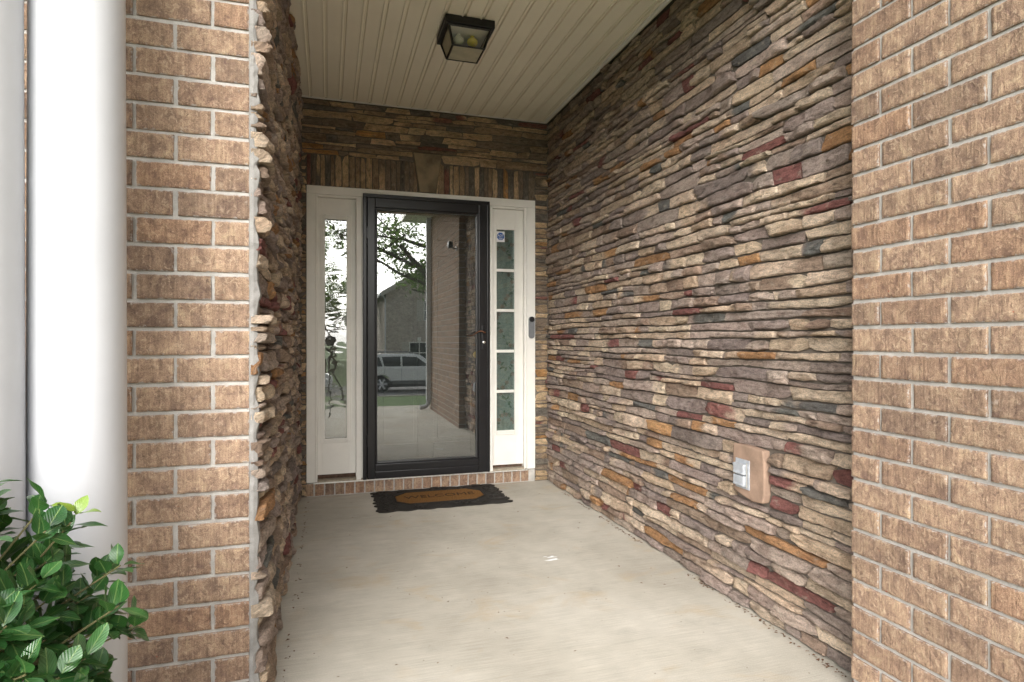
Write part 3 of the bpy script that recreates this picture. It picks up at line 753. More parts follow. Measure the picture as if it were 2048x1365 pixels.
# floral curtain
cu = thing('curtain', 'sage green curtain printed with leafy vines behind the five-pane sidelight', 'curtain', (1.335, 4.6035, .25))
n = 40; v = []
for i in range(n+1):
    xx = 1.215+.255*i/n; yy = 4.6035+.003*math.sin(i*.9)
    v += [(xx, yy, .25), (xx, yy, 2.1)]
build('fabric', MB().add(v, [(2*i, 2*i+2, 2*i+3, 2*i+1) for i in range(n)]), 'curtain', cu, True)
rng = random.Random(4); vm = MB(); FL = []
def leafpoly(mb, x, z, a, L, wd, y):
    c, s_ = math.cos(a), math.sin(a); pts = []
    for t, ww in ((0, 0), (.25, .8), (.55, 1), (.8, .6), (1, 0), (.8, -.6), (.55, -1), (.25, -.8)):
        px, pz = t*L, ww*wd; pts.append((x+px*c-pz*s_, y, z+px*s_+pz*c))
    mb.add(pts, [tuple(range(8))])
for vi in range(9):
    z = .40+vi*.19; x0 = rng.choice((1.24, 1.43)); dr = 1 if x0 < 1.3 else -1; pts = []
    for i in range(12):
        t = i/11; pts.append((x0+dr*.17*t, 4.5985, z+.10*math.sin(t*3+vi)+.05*t))
    vm.tube(pts, .0016, 4)
    for i in range(1, 12, 1):
        px, _, pz = pts[i]; a = rng.uniform(0, 6.28)
        if rng.random() < .7: leafpoly(vm, px, pz, a, rng.uniform(.022, .038), rng.uniform(.006, .010), 4.5982)
        else:
            fm = MB()
            for q in range(5): leafpoly(fm, px, pz, a+q*1.2566, rng.uniform(.016, .022), .007, 4.5978)
            FL.append(fm)
build('printed_vines', vm, 'vine', cu); [build('printed_flower', q, 'flower', cu) for q in FL]
# alarm sticker on the glass
sk = thing('sticker', 'white window sticker with a blue octagon at the top of the sidelight', 'sticker', (1.2985, YD+.0565, 1.885))
build('paper', MB().box(1.2655, 1.3315, YD+.0565, YD+.0575, 1.886, 1.968), 'stickerwhite', sk)
oc = [(1.2985+.031*math.cos(R(22.5+45*i)), 1.929+.031*math.sin(R(22.5+45*i))) for i in range(8)]
oo = build('octagon', MB().prism(oc, 'y', YD+.0556, YD+.0564), 'stickerblue', sk)
me = text_mesh('ADT', .025, 'stickerwhite', .0002); tx = link('lettering', me, oo, (1.2985, YD+.0552, 1.934)); tx.rotation_euler = (R(90), 0, 0)
for q, (hw, zz) in enumerate(((.017, 1.917), (.014, 1.911), (.010, 1.905))):
    build('small_print', MB().box(1.2985-hw, 1.2985+hw, YD+.0550, YD+.0554, zz-.0011, zz+.0011), 'stickerwhite', oo)

# ------------------------------------------------------------------ storm door, inner door
sd = thing('storm_door', 'black full-view storm door with large reflecting glass', 'door', (.716, YD-.02, .104))
X0, X1, Z0_, Z1_ = .243, 1.190, .104, 2.178
yf = YD-.032
build('frame', MB().box(X0, X0+.026, yf+.006, YD+.03, Z0_, Z1_-.027, .003), 'black', sd)
build('frame', MB().box(X1-.020, X1, yf+.006, YD+.03, Z0_, Z1_-.027, .003), 'black', sd)
build('frame', MB().box(X0, X1, yf+.006, YD+.03, Z1_-.0265, Z1_, .003), 'black', sd)
lx0, lx1, lz0, lz1 = X0+.030, X1-.0215, Z0_+.004, Z1_-.029
gx0, gx1, gz0_, gz1_ = .342, 1.087, .226, 2.066
def bar(nm, x0, x1, z0, z1, y0=yf, y1=YD+.012, b=.004, mt='black', par=sd): return build(nm, MB().box(x0, x1, y0, y1, z0, z1, b), mt, par)
bar('stile', lx0, gx0-.014, lz0, lz1); bar('stile', gx1+.014, lx1, lz0, lz1)
bar('top_rail', gx0-.0138, gx1+.0138, gz1_+.014, lz1); br_ = bar('bottom_rail', gx0-.0138, gx1+.0138, lz0+.052, gz0_-.014)
bar('kick_sweep', gx0-.0138, gx1+.0138, lz0, lz0+.0515, yf+.002)
for nm, b in (('glazing_bead', (gx0-.0137, gx0+.001, gz0_-.0137, gz1_+.0137)), ('glazing_bead', (gx1-.001, gx1+.0137, gz0_-.0137, gz1_+.0137)),
              ('glazing_bead', (gx0+.0012, gx1-.0012, gz1_-.001, gz1_+.0137)), ('glazing_bead', (gx0+.0012, gx1-.0012, gz0_-.0137, gz0_+.001))):
    bar(nm, b[0], b[1], b[2], b[3], yf+.006, YD+.010, .0045)
for nm, b in (('painted_highlight', (gx0+.001, gx0+.0028, gz0_+.001, gz1_-.001)), ('painted_highlight', (gx1-.0028, gx1-.001, gz0_+.001, gz1_-.001)), ('painted_highlight', (gx0+.003, gx1-.003, gz1_-.0028, gz1_-.001)), ('painted_highlight', (gx0+.003, gx1-.003, gz0_+.001, gz0_+.0028))):  # grey strips paint the thin highlight line round the glass
    bar(nm, b[0], b[1], b[2], b[3], yf+.012, yf+.016, 0, 'trimgrey')
gp = build('glass_pane', MB().box(gx0+.0005, gx1-.0005, YD-.006, YD-.002, gz0_+.0005, gz1_-.0005), 'doorglass', sd)
build('hinge', MB().tube([(X0+.028, yf-.003, .35), (X0+.028, yf-.003, .43)], .006, 8), 'black', sd, True)
build('hinge', MB().tube([(X0+.028, yf-.003, 1.85), (X0+.028, yf-.003, 1.93)], .006, 8), 'black', sd, True)
hp = build('handle_plate', MB().box(1.122, 1.150, yf-.010, yf+.001, 1.045, 1.225, .008), 'black', sd)
pts = []
for i in range(13):
    t = i/12; pts.append((1.138-.125*t, yf-.045+.012*math.sin(t*3), 1.172+.014*math.sin(t*2*math.pi*.9)-.012*t))
build('lever', MB().tube([(1.138, yf-.008, 1.172)]+pts, [.009]+[.0075-.003*i/12 for i in range(13)], 10), 'bronze', sd, True)
build('lock', MB().lathe([(.010, yf-.012), (.010, yf-.020), (.006, yf-.021)], 1.138, 1.098, 16, 'y'), 'steel', sd, True)
build('keyhole', MB().box(1.1365, 1.1395, yf-.0222, yf-.0212, 1.0935, 1.1025), 'dark', sd)
# inner panelled door
idr = thing('front_door', 'dark panelled front door behind the storm door glass', 'door', (.716, 4.63, .12))
build('slab', MB().box(.25, 1.185, 4.640, 4.675, .12, 2.15), 'innerdoor', idr)
for x0, x1 in ((.25, .365), (.655, .775), (1.065, 1.185)):
    build('stile', MB().box(x0, x1, 4.628, 4.6398, .12, 2.15, .003), 'innerdoor', idr)
for x0, x1 in ((.3655, .6545), (.7755, 1.0645)):
    for z0, z1 in ((.12, .33), (.94, 1.05), (1.76, 1.85), (2.03, 2.15)):
        build('rail', MB().box(x0, x1, 4.628, 4.6398, z0, z1, .003), 'innerdoor', idr)
    for z0, z1 in ((.36, .91), (1.08, 1.73), (1.88, 2.0)):
        build('raised_panel', MB().box(x0+.03, x1-.03, 4.630, 4.6398, z0, z1, .008), 'innerdoor', idr)
build('door_knob', MB().lathe([(.028, 4.628), (.028, 4.622), (.010, 4.620), (.010, 4.600), (.026, 4.592), (.028, 4.578), (.016, 4.568)], 1.115, 1.0, 20, 'y'), 'brass', idr, True)
# doorbell
db = thing('video_doorbell', 'grey pill-shaped video doorbell on the white door casing', 'doorbell', (1.5325, YD, 1.128))
def pill(x, z0, z1, r, n=12):
    p = []
    for i in range(n+1): a = math.pi*i/n; p.append((x+r*math.cos(a), z1-r+r*math.sin(a)))
    for i in range(n+1): a = math.pi+math.pi*i/n; p.append((x+r*math.cos(a), z0+r+r*math.sin(a)))
    return p
build('body', MB().prism(pill(1.5325, 1.128, 1.300, .0225), 'y', YD-.022, YD-.0005), 'doorbell', db, True)
build('camera_disc', MB().lathe([(.0215, YD-.0225), (.0205, YD-.026), (.009, YD-.0262), (.008, YD-.0275)], 1.5325, 1.277, 24, 'y'), 'dark', db, True)

# ------------------------------------------------------------------ doormat
dm = thing('doormat', 'black rubber scroll doormat with brown coir panel reading WELCOME', 'doormat', (.757, 4.25, 0))
rng = random.Random(9); out = []
mx0, mx1, my0, my1 = .312, 1.206, 3.985, 4.520
def edge(ax, ay, bx, by, n, amp, ph):
    L = math.hypot(bx-ax, by-ay); nx, ny = (by-ay)/L, -(bx-ax)/L
    for i in range(n):
        t = i/n; q = amp*(abs(math.sin(t*math.pi*ph))-.5)+amp*.5*math.sin(t*37); out.append((ax+(bx-ax)*t+nx*q, ay+(by-ay)*t+ny*q))
edge(mx0, my0, mx1, my0, 80, .010, 7); edge(mx1, my0, mx1, my1, 60, .022, 8); edge(mx1, my1, mx0, my1, 80, .010, 7); edge(mx0, my1, mx0, my0, 60, .022, 8)
build('rubber_base', MB().prism(out, 'z', .0005, .007), 'rubber', dm)
def oct_(x0, x1, y0, y1, c): return [(x0+c, y0), (x1-c, y0), (x1, y0+c), (x1, y1-c), (x1-c, y1), (x0+c, y1), (x0, y1-c), (x0, y0+c)]
cp = build('coir_panel', MB().prism(oct_(.455, 1.063, 4.115, 4.405, .085), 'z', .0072, .014), 'coir', dm)
me = text_mesh('WELCOME', .098, 'coirtext', .001); tx = link('lettering', me, cp, (.759, 4.262, .0152)); tx.scale = (1.05, 1, 1)
rim = oct_(.445, 1.073, 4.105, 4.415, .085); build('rope_rim', MB().tube([(p[0], p[1], .010) for p in rim+[rim[0]]], .006, 6), 'rubber', dm, True)
for i in range(34):                                     # moulded scrolls and leaves
    sidx = i % 2; cx = (mx0+.065 if sidx else mx1-.065)+rng.uniform(-.03, .03); cy = rng.uniform(my0+.03, my1-.03)
    if i > 21: cx = rng.uniform(mx0+.12, mx1-.12); cy = (my0+.055 if i % 2 else my1-.05)+rng.uniform(-.015, .015)
    a0 = rng.uniform(0, 6.28); sg = rng.choice((-1, 1)); pts = []
    for q in range(15):
        t = q/14; r_ = .045*(1-t*.85); pts.append((cx+r_*math.cos(a0+sg*t*6), cy+r_*.85*math.sin(a0+sg*t*6), .009+.003*t))
    pts = [(min(max(p[0], mx0), mx1), min(max(p[1], my0), my1), p[2]) for p in pts]
    build('scroll', MB().tube(pts, [.0075-.004*abs(q/14-.4) for q in range(15)], 6), 'rubber', dm, True)

# paint drips and leaf litter on the floor
def blot(cx, cy, r, n, rng):
    p = []
    for i in range(n):
        a = 2*math.pi*i/n; q = r*(.55+.6*abs(mn.noise((math.cos(a)*2.2+cx*9, math.sin(a)*2.2, cy)))); p.append((cx+q*1.9*math.cos(a), cy+q*math.sin(a)))
    return p
pmk = thing('paint_mark', 'small white paint smear on the concrete porch floor', 'paint mark', (1.095, 2.911, .0006))
for i in range(13):
    cx = 1.095+(rng.uniform(-.026, .026)); cy = 2.911+(.022 if i % 2 else -.020)+rng.uniform(-.012, .012); L = rng.uniform(.010, .026); wd = rng.uniform(.0015, .0035)
    build('smear', MB().prism([(cx-L, cy-.002), (cx-L*.2, cy-wd), (cx+L, cy+.001), (cx+L*.3, cy+wd), (cx-L*.5, cy+wd*.6)], 'z', .0006, .0012+.00005*i), 'paintmark', pmk)
lit = MB(); rng = random.Random(77)
for i in range(520):
    y = rng.uniform(1.6, 4.5)
    if rng.random() < .72:
        if mn.noise((y*4.0, 3.1, 0)) < -.02: continue
        x = XR-.026-abs(rng.gauss(0, .012))
    elif rng.random() < .5: y = rng.uniform(2.0, 4.5); x = XL+.06+abs(rng.gauss(0, .012))
    else: x = rng.uniform(0, 1.6); y = rng.uniform(1.9, 4.4)
    s_ = rng.uniform(.003, .009); a = rng.uniform(0, 6.28); z = .001
    c, q = math.cos(a)*s_, math.sin(a)*s_
    lit.add([(x-c, y-q, z), (x+q*.5, y-c*.5, z+s_*.3), (x+c, y+q, z+.001), (x-q*.5, y+c*.5, z+s_*.35)], [(0, 1, 2, 3)])
o = build('leaf_litter', lit, 'litter'); o['kind'] = 'stuff'; tag(o, 'brown leaf crumbs along the foot of the stone walls', 'leaf litter')

# ------------------------------------------------------------------ round white columns
def column(name, label, cx, cy, r):
    t = thing(name, label, 'column', (cx, cy, -.06), 'round white columns in front of the brick')
    prof = []
    for i in range(25):
        q = i/24; z = .12+2.75*q; prof.append((r*(1.035-.10*max(0, q-.15)**1.3), z))
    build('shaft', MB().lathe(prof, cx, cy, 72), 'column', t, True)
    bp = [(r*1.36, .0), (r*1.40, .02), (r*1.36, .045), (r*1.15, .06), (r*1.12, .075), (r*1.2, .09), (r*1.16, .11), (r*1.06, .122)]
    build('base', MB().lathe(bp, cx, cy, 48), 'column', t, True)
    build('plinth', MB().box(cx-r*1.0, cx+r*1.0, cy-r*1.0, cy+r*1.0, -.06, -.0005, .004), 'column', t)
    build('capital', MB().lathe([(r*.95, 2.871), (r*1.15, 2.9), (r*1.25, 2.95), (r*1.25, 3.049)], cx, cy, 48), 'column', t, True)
column('porch_column', 'round white column beside the shrub, nearer to the porch opening', -.5605, 1.658, .0945)
column('porch_column', 'second round white column behind the shrub, farther from the porch opening', -.728, 1.556, .0945)

# ------------------------------------------------------------------ holly shrub
sh = thing('holly_shrub', 'glossy green broad-leaved shrub growing in front of the white columns', 'shrub', (-.74, 1.16, -.06))
rng = random.Random(42)
def leaf_mesh(L, W, curl, mat):
    n = 7; v = []; uv = []; F = []
    for i in range(n+1):
        t = i/n; wd = W*(math.sin(math.pi*min(1, t**.9))**.62)*(1 if t < 1 else 0)+(.0006 if t in (0, 1) else 0)
        zc = -curl*L*t*t+.10*L*t; zz = .18*wd
        wv = .0012*math.sin(t*9)*(1 if 0 < i < n else 0)
        v += [(t*L, -wd, zc+zz+wv), (t*L, 0, zc), (t*L, wd, zc+zz-wv)]; uv += [(t, -.5*wd/W), (t, 0), (t, .5*wd/W)]
    for i in range(n):
        a = 3*i; F += [(a, a+3, a+4, a+1), (a+1, a+4, a+5, a+2)]
    return v, F, uv
LM = []; LY = []
for q in range(7):
    v, F, uv = leaf_mesh(rng.uniform(.036, .056), rng.uniform(.0120, .0165), rng.uniform(.0, .25), 'leaf'); LM.append((v, F, uv, mesh_of('leaf', v, F, 'leaf', uv, smooth=True, fix=False)))
for q in range(2):
    v, F, uv = leaf_mesh(.036, .0105, .3, 'leafyoung'); LY.append((v, F, uv, mesh_of('leaf', v, F, 'leafyoung', uv, smooth=True, fix=False)))
CX, CY, CZ, RX, RY, RZ_ = -.74, 1.16, .53, .40, .34, .40
stems = MB(); leaves = []; root = Vector((CX, CY, -.05))
def crown_pt(rng, f0, f1):
    while True:
        d = Vector((rng.gauss(0, 1), rng.gauss(0, 1), rng.gauss(.25, 1))).normalized()
        if d.z > -.75: break
    f = rng.uniform(f0, f1); lump = 1+.10*mn.noise((d.x*3, d.y*3, d.z*3))
    return Vector((CX+d.x*RX*f*lump, CY+d.y*RY*f*lump, CZ+d.z*RZ_*f*lump)), d
def whorl(tip, d, nleaf, young=False):
    d = d.normalized(); a0 = rng.uniform(0, 6.28)
    s1 = d.cross(Vector((.3, .2, 1))).normalized(); s2 = d.cross(s1)
    for i in range(nleaf):
        a = a0+i*2.4; el = rng.uniform(.05, .75) if i < nleaf-1 else 1.2
        ld = (s1*math.cos(a)+s2*math.sin(a))*math.cos(el)+d*math.sin(el); ld = (ld+Vector((0, 0, rng.uniform(-.1, .45)))).normalized()
        nrm = (d*.6+Vector((0, 0, .9))+Vector((rng.gauss(0, .3), rng.gauss(0, .3), 0))); nrm = (nrm-ld*nrm.dot(ld)).normalized()
        side = nrm.cross(ld); base = tip-d*.012*i*.5
        M = Matrix((ld, side, nrm)).transposed().to_4x4(); M.translation = base+ld*.006
        leaves.append((M, young, (base-Vector((0, 0, 1.12))).length, base))
tips = []
for i in range(430):
    p, d = crown_pt(rng, .78, 1.05); tips.append((p, d))
for (px, py, pz, dx, dy, dz) in ((-.33, 1.25, .60, .9, .2, .25), (-.36, 1.26, .71, .7, .2, .6), (-.43, 1.24, .80, .5, .1, .8), (-.345, 1.20, .66, .8, .1, .5), (-.39, 1.18, .52, .8, -.1, .1)):
    tips.append((Vector((px, py, pz)), Vector((dx, dy, dz))))
for i, (p, d) in enumerate(tips):
    q0 = root.lerp(Vector((CX, CY, CZ)), .75)+Vector((rng.uniform(-.08, .08), rng.uniform(-.08, .08), 0)); m = q0.lerp(p, .55)+Vector((0, 0, .03))
    stems.tube([q0, m, p.lerp(m, .25), p], [.0035, .0025, .0018, .0014], 5)
    whorl(p, (p-m).normalized()*.7+d.normalized()*.3, rng.choice((6, 7, 8)), False)
    if rng.random() < .03 or i == len(tips)-3: whorl(p+d.normalized()*.02, d, 3, True)
for k_ in range(5): stems.tube([root+Vector((rng.uniform(-.04, .04), rng.uniform(-.04, .04), 0)), Vector((CX+rng.uniform(-.08, .08), CY+rng.uniform(-.08, .08), CZ*.75))], [.014, .009], 7)
nin = len(leaves)
for i in range(430):
    p, d = crown_pt(rng, .3, .85); whorl(p, d+Vector((0, 0, .3)), 4)
build('stems', stems, 'twig', sh, True, origin=(CX, CY, -.06))
def vis(M, b):
    d = b-Vector((0, 0, 1.12)); fwd = d.x*.2906+d.y*.9568
    if fwd < .2: return 0
    u = (d.x*.9568-d.y*.2906)/fwd
    return (1 if -.9 < u < -.4 else 0)*(1/(d.length**2))
order = sorted(range(len(leaves)), key=lambda i: -(vis(leaves[i][0], leaves[i][3])*(2 if i < nin else 1)+(.2 if i < nin else 0)))
rest = MB(); ruv = []
for n_, i in enumerate(order):
    M, young, _, base = leaves[i]; src = rng.choice(LY if young else LM)
    if n_ < 298:
        o = link('leaf', src[3], sh, M.translation); o.rotation_euler = M.to_euler()
    elif not young:
        rest.add([M @ Vector(p)-Vector(sh['_w']) for p in src[0]], src[1]); ruv += src[2]
o = link('inner_leaves', mesh_of('inner_leaves', rest.v, rest.f, 'leaf', ruv, smooth=True, fix=False), sh, sh['_w']); o['kind'] = 'stuff'

# ------------------------------------------------------------------ things mirrored in the door glass
# downspout at the end of the brick wall
dsp = thing('downspout', 'pale rectangular downspout at the free end of the brick wall', 'downspout', (1.535, -.62, .03))
build('pipe', MB().box(1.505, 1.573, -.665, -.595, .14, 4.8, .008), 'gutter', dsp)
build('elbow', MB().tube([(1.539, -.63, .16), (1.535, -.63, .09), (1.50, -.63, .05), (1.40, -.63, .035)], .036, 8), 'gutter', dsp, True)
for z in (1.0, 2.4): build('strap', MB().box(1.500, 1.579, -.670, -.590, z, z+.03, .002), 'gutter', dsp)
# security camera on the brick wall
sc = thing('security_camera', 'small black round security camera on the brick wall', 'camera', (1.5815, 1.42, 2.28))
build('mount', MB().lathe([(.03, 1.5805), (.03, 1.568), (.012, 1.565)], 1.42, 2.28, 20, 'x'), 'dark', sc, True)
build('arm', MB().tube([(1.568, 1.42, 2.28), (1.53, 1.44, 2.275), (1.50, 1.47, 2.30)], .010, 8), 'dark', sc, True)
build('head', MB().lathe([(.012, 1.515), (.040, 1.505), (.045, 1.49), (.045, 1.455), (.038, 1.450)], 1.485, 2.315, 24, 'x'), 'dark', sc, True)

def suv(name, label, x0, yc, zg, L=4.65, H=1.74, sgn=1):
    """side facing +y; front towards +x"""
    t = thing(name, label, 'car', (x0+L/2, yc, zg))
    sx = L/4.65; hz = H/1.74; wdt = .90
    def X(a): return x0+a*sx
    wh = [(.88, .36), (3.62, .36)]; wr = .365
    low = [(.10, .42)]
    for cx, cz in wh:
        low += [(cx+.43*math.cos(a), cz+.43*math.sin(a)) for a in [math.pi*(1-i/10) for i in range(11)] if cz+.43*math.sin(a) > .40]
    low += [(4.55, .42), (4.63, .62), (4.60, .86), (4.30, 1.00), (3.35, 1.10), (.12, 1.12), (.03, .95), (.02, .60)]
    mb = MB().prism([(X(a), zg+b*hz) for a, b in low], 'y', yc-wdt, yc+wdt)
    bo = build('body', mb, 'carpaint', t, True); bv = bo.modifiers.new('bevel', 'BEVEL'); bv.width = .05; bv.segments = 3; bv.limit_method = 'ANGLE'
    gh = [(.10, 1.10), (.32, 1.62), (.55, 1.71), (2.35, 1.72), (2.62, 1.66), (3.42, 1.09)]
    v = [(X(a), yc+s*(wdt-.03-(b-1.1)*.30), zg+b*hz) for s in (-1, 1) for a, b in gh]; n = len(gh)
    go = build('cabin', MB().add(v, [tuple(range(n)), tuple(range(n, 2*n))[::-1]]+[(i, (i+1) % n, n+(i+1) % n, n+i) for i in range(n)]), 'carpaint', t, True)
    bv = go.modifiers.new('bevel', 'BEVEL'); bv.width = .04; bv.segments = 3; bv.limit_method = 'ANGLE'
    for s in (-1, 1):
        for pl in ([(.30, 1.16), (.44, 1.55), (.78, 1.58), (.92, 1.16)], [(1.0, 1.16), (.90, 1.58), (1.72, 1.60), (1.72, 1.16)], [(1.80, 1.16), (1.80, 1.60), (2.45, 1.57), (3.02, 1.16)]):
            def Y(b, e): return yc+s*(wdt-.03-(b-1.1)*.30+e)
            v = [(X(a), Y(b, .012), zg+b*hz) for a, b in pl]+[(X(a), Y(b, -.03), zg+b*hz) for a, b in pl]; n4 = 4
            build('window', MB().add(v, [(0, 1, 2, 3), (7, 6, 5, 4)]+[(i, (i+1) % 4, 4+(i+1) % 4, 4+i) for i in range(4)]), 'carglass', t)
        for a in (1.0, 1.76, 3.05): build('door_seam', MB().box(X(a)-.006, X(a)+.006, yc+s*wdt-.004, yc+s*(wdt+.004), zg+.50, zg+1.08), 'trimgrey', t)
        for a in (1.55, 2.35): build('door_handle', MB().box(X(a), X(a)+.20, yc+s*wdt, yc+s*(wdt+.03), zg+.98, zg+1.02, .008), 'carpaint', t)
        build('sill_cladding', MB().box(X(1.33), X(3.18), yc+s*wdt-.02, yc+s*(wdt+.015), zg+.36, zg+.50, .01), 'trimgrey', t)
        build('roof_rail', MB().tube([(X(.62), yc+s*.62, zg+1.73*hz), (X(.75), yc+s*.62, zg+1.79*hz), (X(2.2), yc+s*.62, zg+1.79*hz), (X(2.35), yc+s*.62, zg+1.72*hz)], .018, 6), 'trimgrey', t, True)
        build('tail_lamp', MB().box(X(.03), X(.14), yc+s*(wdt-.16), yc+s*(wdt+.006), zg+.85, zg+1.10, .01), 'taillamp', t)
        build('mirror', MB().box(X(2.92), X(3.05), yc+s*(wdt+.01), yc+s*(wdt+.18), zg+1.14, zg+1.30, .03), 'carpaint', t)
        for cx, cz in wh:
            y0 = yc+s*(wdt-.02)
            wo = build('wheel', MB().lathe([(.25, y0-s*.20), (wr-.02, y0-s*.20), (wr, y0-s*.17), (wr, y0-s*.03), (wr-.02, y0), (.26, y0+s*.005), (.25, y0-s*.02)], X(cx), zg+wr, 36, 'y', False), 'tyre', t, True)
            build('rim_disc', MB().lathe([(.25, y0-s*.05), (.06, y0-s*.045), (.001, y0-s*.045)], X(cx), zg+wr, 30, 'y', False), 'trimgrey', wo)
            for q in range(6):
                a = q*math.pi/3; c, z_ = math.cos(a), math.sin(a)
                build('spoke', MB().tube([(X(cx), y0-s*.02, zg+wr), (X(cx)+.25*c, y0-s*.005, zg+wr+.25*z_)], [.04, .055], 4), 'rim', wo)
    build('underbody', MB().box(X(.3), X(4.4), yc-.7, yc+.7, zg+.22, zg+.45), 'dark', t)
    return t
suv('parked_car', 'white sport utility car parked across the street', 1.42, -19.4, -1.25)
suv('parked_car', 'second white car parked behind the sport utility car', -4.2, -19.5, -1.25, 4.5, 1.55)

# neighbour houses
def house(name, label, x0, x1, y0, y1, zg, ze, pitch, wins, gable_front=True):
    t = thing(name, label, 'house', ((x0+x1)/2, (y0+y1)/2, zg))
    xm = (x0+x1)/2; za = ze+(x1-x0)/2*pitch
    build('wall', MB().prism([(x0, zg), (x1, zg), (x1, ze), (xm, za), (x0, ze)], 'y', y1, y0), 'farbrick', t)
    th = .16; ov = .35
    for s, xe in ((-1, x0-ov), (1, x1+ov)):
        ze2 = ze-ov*pitch
        rf = build('roof_slope', MB().add([(xe, y0+ov, ze2+.05), (xm, y0+ov, za+.05), (xm, y1-ov, za+.05), (xe, y1-ov, ze2+.05), (xe, y0+ov, ze2+.05+th), (xm, y0+ov, za+.05+th), (xm, y1-ov, za+.05+th), (xe, y1-ov, ze2+.05+th)],
              [(0, 1, 2, 3), (4, 7, 6, 5), (0, 4, 5, 1), (1, 5, 6, 2), (2, 6, 7, 3), (3, 7, 4, 0)]), 'shingle', t)
        build('rake_board', MB().add([(xe, y0+ov+.04, ze2-.12), (xm, y0+ov+.04, za-.12), (xm, y0+ov+.04, za+.20), (xe, y0+ov+.04, ze2+.20), (xe, y0+ov+.005, ze2-.12), (xm, y0+ov+.005, za-.12), (xm, y0+ov+.005, za+.20), (xe, y0+ov+.005, ze2+.20)],
              [(0, 1, 2, 3), (7, 6, 5, 4), (0, 4, 5, 1), (3, 2, 6, 7), (0, 3, 7, 4), (1, 5, 6, 2)]), 'shutter', rf)
        build('gutter', MB().box(xe-.10, xe+.02, y1-ov, y0+ov, ze2-.05, ze2+.10), 'gutter', rf)
    build('downspout', MB().tube([(x0-.30, y0+.25, ze-.12), (x0-.06, y0+.10, ze-.55), (x0-.06, y0+.10, zg+.1)], .05, 6), 'gutter', t, True)
    for (a, b, z0, z1, shut) in wins:
        wf = build('window', MB().box(a, b, y0+.002, y0+.06, z0, z1, .01), 'white', t)
        m = (a+b)/2
        for (p, q) in ((a+.07, m-.03), (m+.03, b-.07)):
            for (r_, s_) in ((z0+.07, (z0+z1)/2-.03), ((z0+z1)/2+.03, z1-.07)): build('pane', MB().box(p, q, y0+.061, y0+.07, r_, s_), 'carglass', wf)
        if shut:
            for (p, q) in ((a-.48, a-.05), (b+.05, b+.48)): build('shutter', MB().box(p, q, y0+.002, y0+.045, z0, z1, .01), 'shutter', t)
        build('lintel', MB().prism([(m-.10, z1+.02), (m+.10, z1+.02), (m+.15, z1+.32), (m-.15, z1+.32)], 'y', y0+.04, y0+.002), 'white', t)
    return t
house('neighbour_house', 'brick gabled house with shutters across the street', 3.8, 14.4, -33, -44, -1.14, 4.35, .62, [(6.35, 7.35, 2.4, 3.85, True), (5.35, 6.75, -.55, .95, True), (9.5, 10.7, 2.4, 3.85, True), (9.3, 10.9, -.55, .95, True)])
house('neighbour_house', 'second brick house farther along the far side of the street', -13, -1.5, -36, -47, -1.14, 3.2, .6, [(-4.6, -3.3, -.4, 1.2, True), (-9.5, -8.2, -.4, 1.2, True), (-7.0, -5.8, 2.4, 3.7, False)])

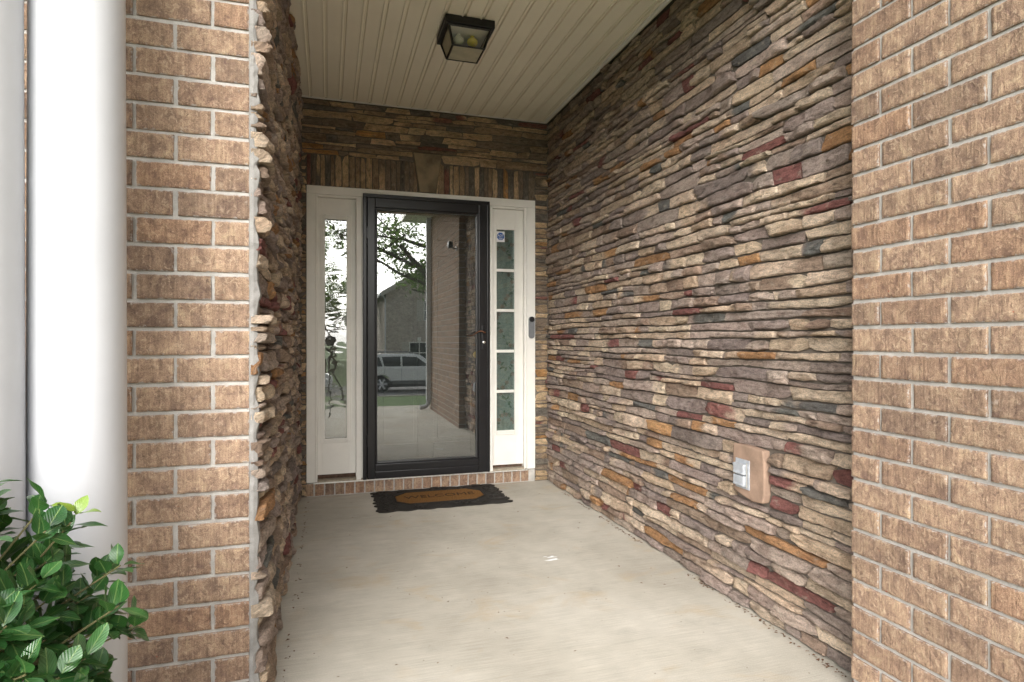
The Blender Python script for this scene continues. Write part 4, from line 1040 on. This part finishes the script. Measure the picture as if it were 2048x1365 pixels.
# trees behind the walk, their branches mirrored in the glass
def tree(name, label, x, y, zg, h, spread, seed, nl=5200, ls=.085, limbs=()):
    t = thing(name, label, 'tree', (x, y, zg), 'trees along the street'); rng = random.Random(seed)
    tr = MB(); tips = []
    def grow(p, d, L, r, lev):
        n = 4; pts = [p]; q = p
        for i in range(n):
            d = (d+Vector((rng.gauss(0, .13), rng.gauss(0, .13), rng.gauss(.03, .10)))).normalized(); q = q+d*L/n; pts.append(q)
            if lev >= 2: tips.append(q)
        tr.tube(pts, [r*(1-.45*i/n) for i in range(n+1)], 7 if lev < 2 else 5, False)
        if lev >= 4: tips.append(q); return
        for i in range(rng.choice((2, 3, 3)) if lev else 6):
            at = pts[rng.choice((2, 3, 4)) if lev else rng.choice((2, 3, 4, 4))]
            a = rng.uniform(0, 6.28); el = rng.uniform(.1, .8)
            nd = (d*.5+Vector((math.cos(a)*math.cos(el), math.sin(a)*math.cos(el), math.sin(el)*.8))).normalized()
            nd.z *= spread; grow(at, nd.normalized(), L*rng.uniform(.58, .8), r*.5, lev+1)
    grow(Vector((x, y, zg)), Vector((0, 0, 1)), h*.42, h*.022, 0)
    for tx_ in limbs:
        a = Vector((x, y, zg+h*.30)); b = Vector(tx_); grow(a, (b-a).normalized(), (b-a).length*.62, h*.011, 1)
    build('trunk', tr, 'bark', t, True, origin=(x, y, zg))
    cm = MB()
    for i in range(nl):
        c = rng.choice(tips)+Vector((rng.gauss(0, .22), rng.gauss(0, .22), rng.gauss(0, .16)))
        u = Vector((rng.gauss(0, 1), rng.gauss(0, 1), rng.gauss(-.3, .6))).normalized(); s_ = u.cross(Vector((rng.gauss(0, 1), rng.gauss(0, 1), rng.gauss(0, 1)))).normalized()
        a = ls*rng.uniform(.7, 1.3); cm.add([c, c+u*a+s_*a*.42, c+u*2*a, c+u*a-s_*a*.42], [(0, 1, 2, 3)])
    xs = Vector((x, y, zg+h*.3)); me = mesh_of('crown', [Vector(p)-xs for p in cm.v], cm.f, 'treeleaf', fix=False); link('crown', me, t, xs)
tree('street_tree', 'spreading green tree on the lawn in front of the porch', 4.5, -9.6, gz(-9.6)-.1, 9.6, .45, 3, 12000, .07, [(1.4, -9.4, 4.4), (2.0, -9.9, 5.0), (1.7, -9.1, 3.3), (2.9, -9.6, 5.2), (2.6, -9.2, 3.9), (.2, -9.8, 5.0)])
tree('street_tree', 'smaller leafy tree across the street', -6.5, -27, -1.2, 7.0, .7, 8, 3500, .1)
tree('street_tree', 'tall leafy tree beside the far house', 0.5, -41, -1.2, 8.5, .8, 12, 6500, .13)

# camera tripod on the walk
tp = thing('camera_tripod', 'black tripod with a camera standing on the porch walk', 'tripod', (0.02, -.55, 0))
for a in (90, 210, 330):
    c, s_ = math.cos(R(a)), math.sin(R(a)); lg = build('leg', MB().tube([(.02+.03*c, -.55+.03*s_, .82), (.02+.33*c, -.55+.33*s_, .012)], [.016, .010], 8), 'dark', tp, True)
    build('rubber_foot', MB().lathe([(.016, .0), (.016, .022), (.010, .03)], .02+.335*c, -.55+.335*s_, 12), 'rubber', lg, True)
build('centre_post', MB().tube([(.02, -.55, .62), (.02, -.55, 1.0)], .015, 10), 'dark', tp, True)
build('head', MB().box(-.02, .06, -.59, -.51, .98, 1.04, .01), 'dark', tp)
cb = build('camera_body', MB().box(-.055, .095, -.60, -.53, 1.041, 1.145, .012), 'dark', tp)
build('lens', MB().lathe([(.036, -.53), (.038, -.48), (.034, -.455)], .02, 1.09, 20, 'y'), 'dark', cb, True)

for o in bpy.data.objects:
    if '_w' in o: del o['_w']
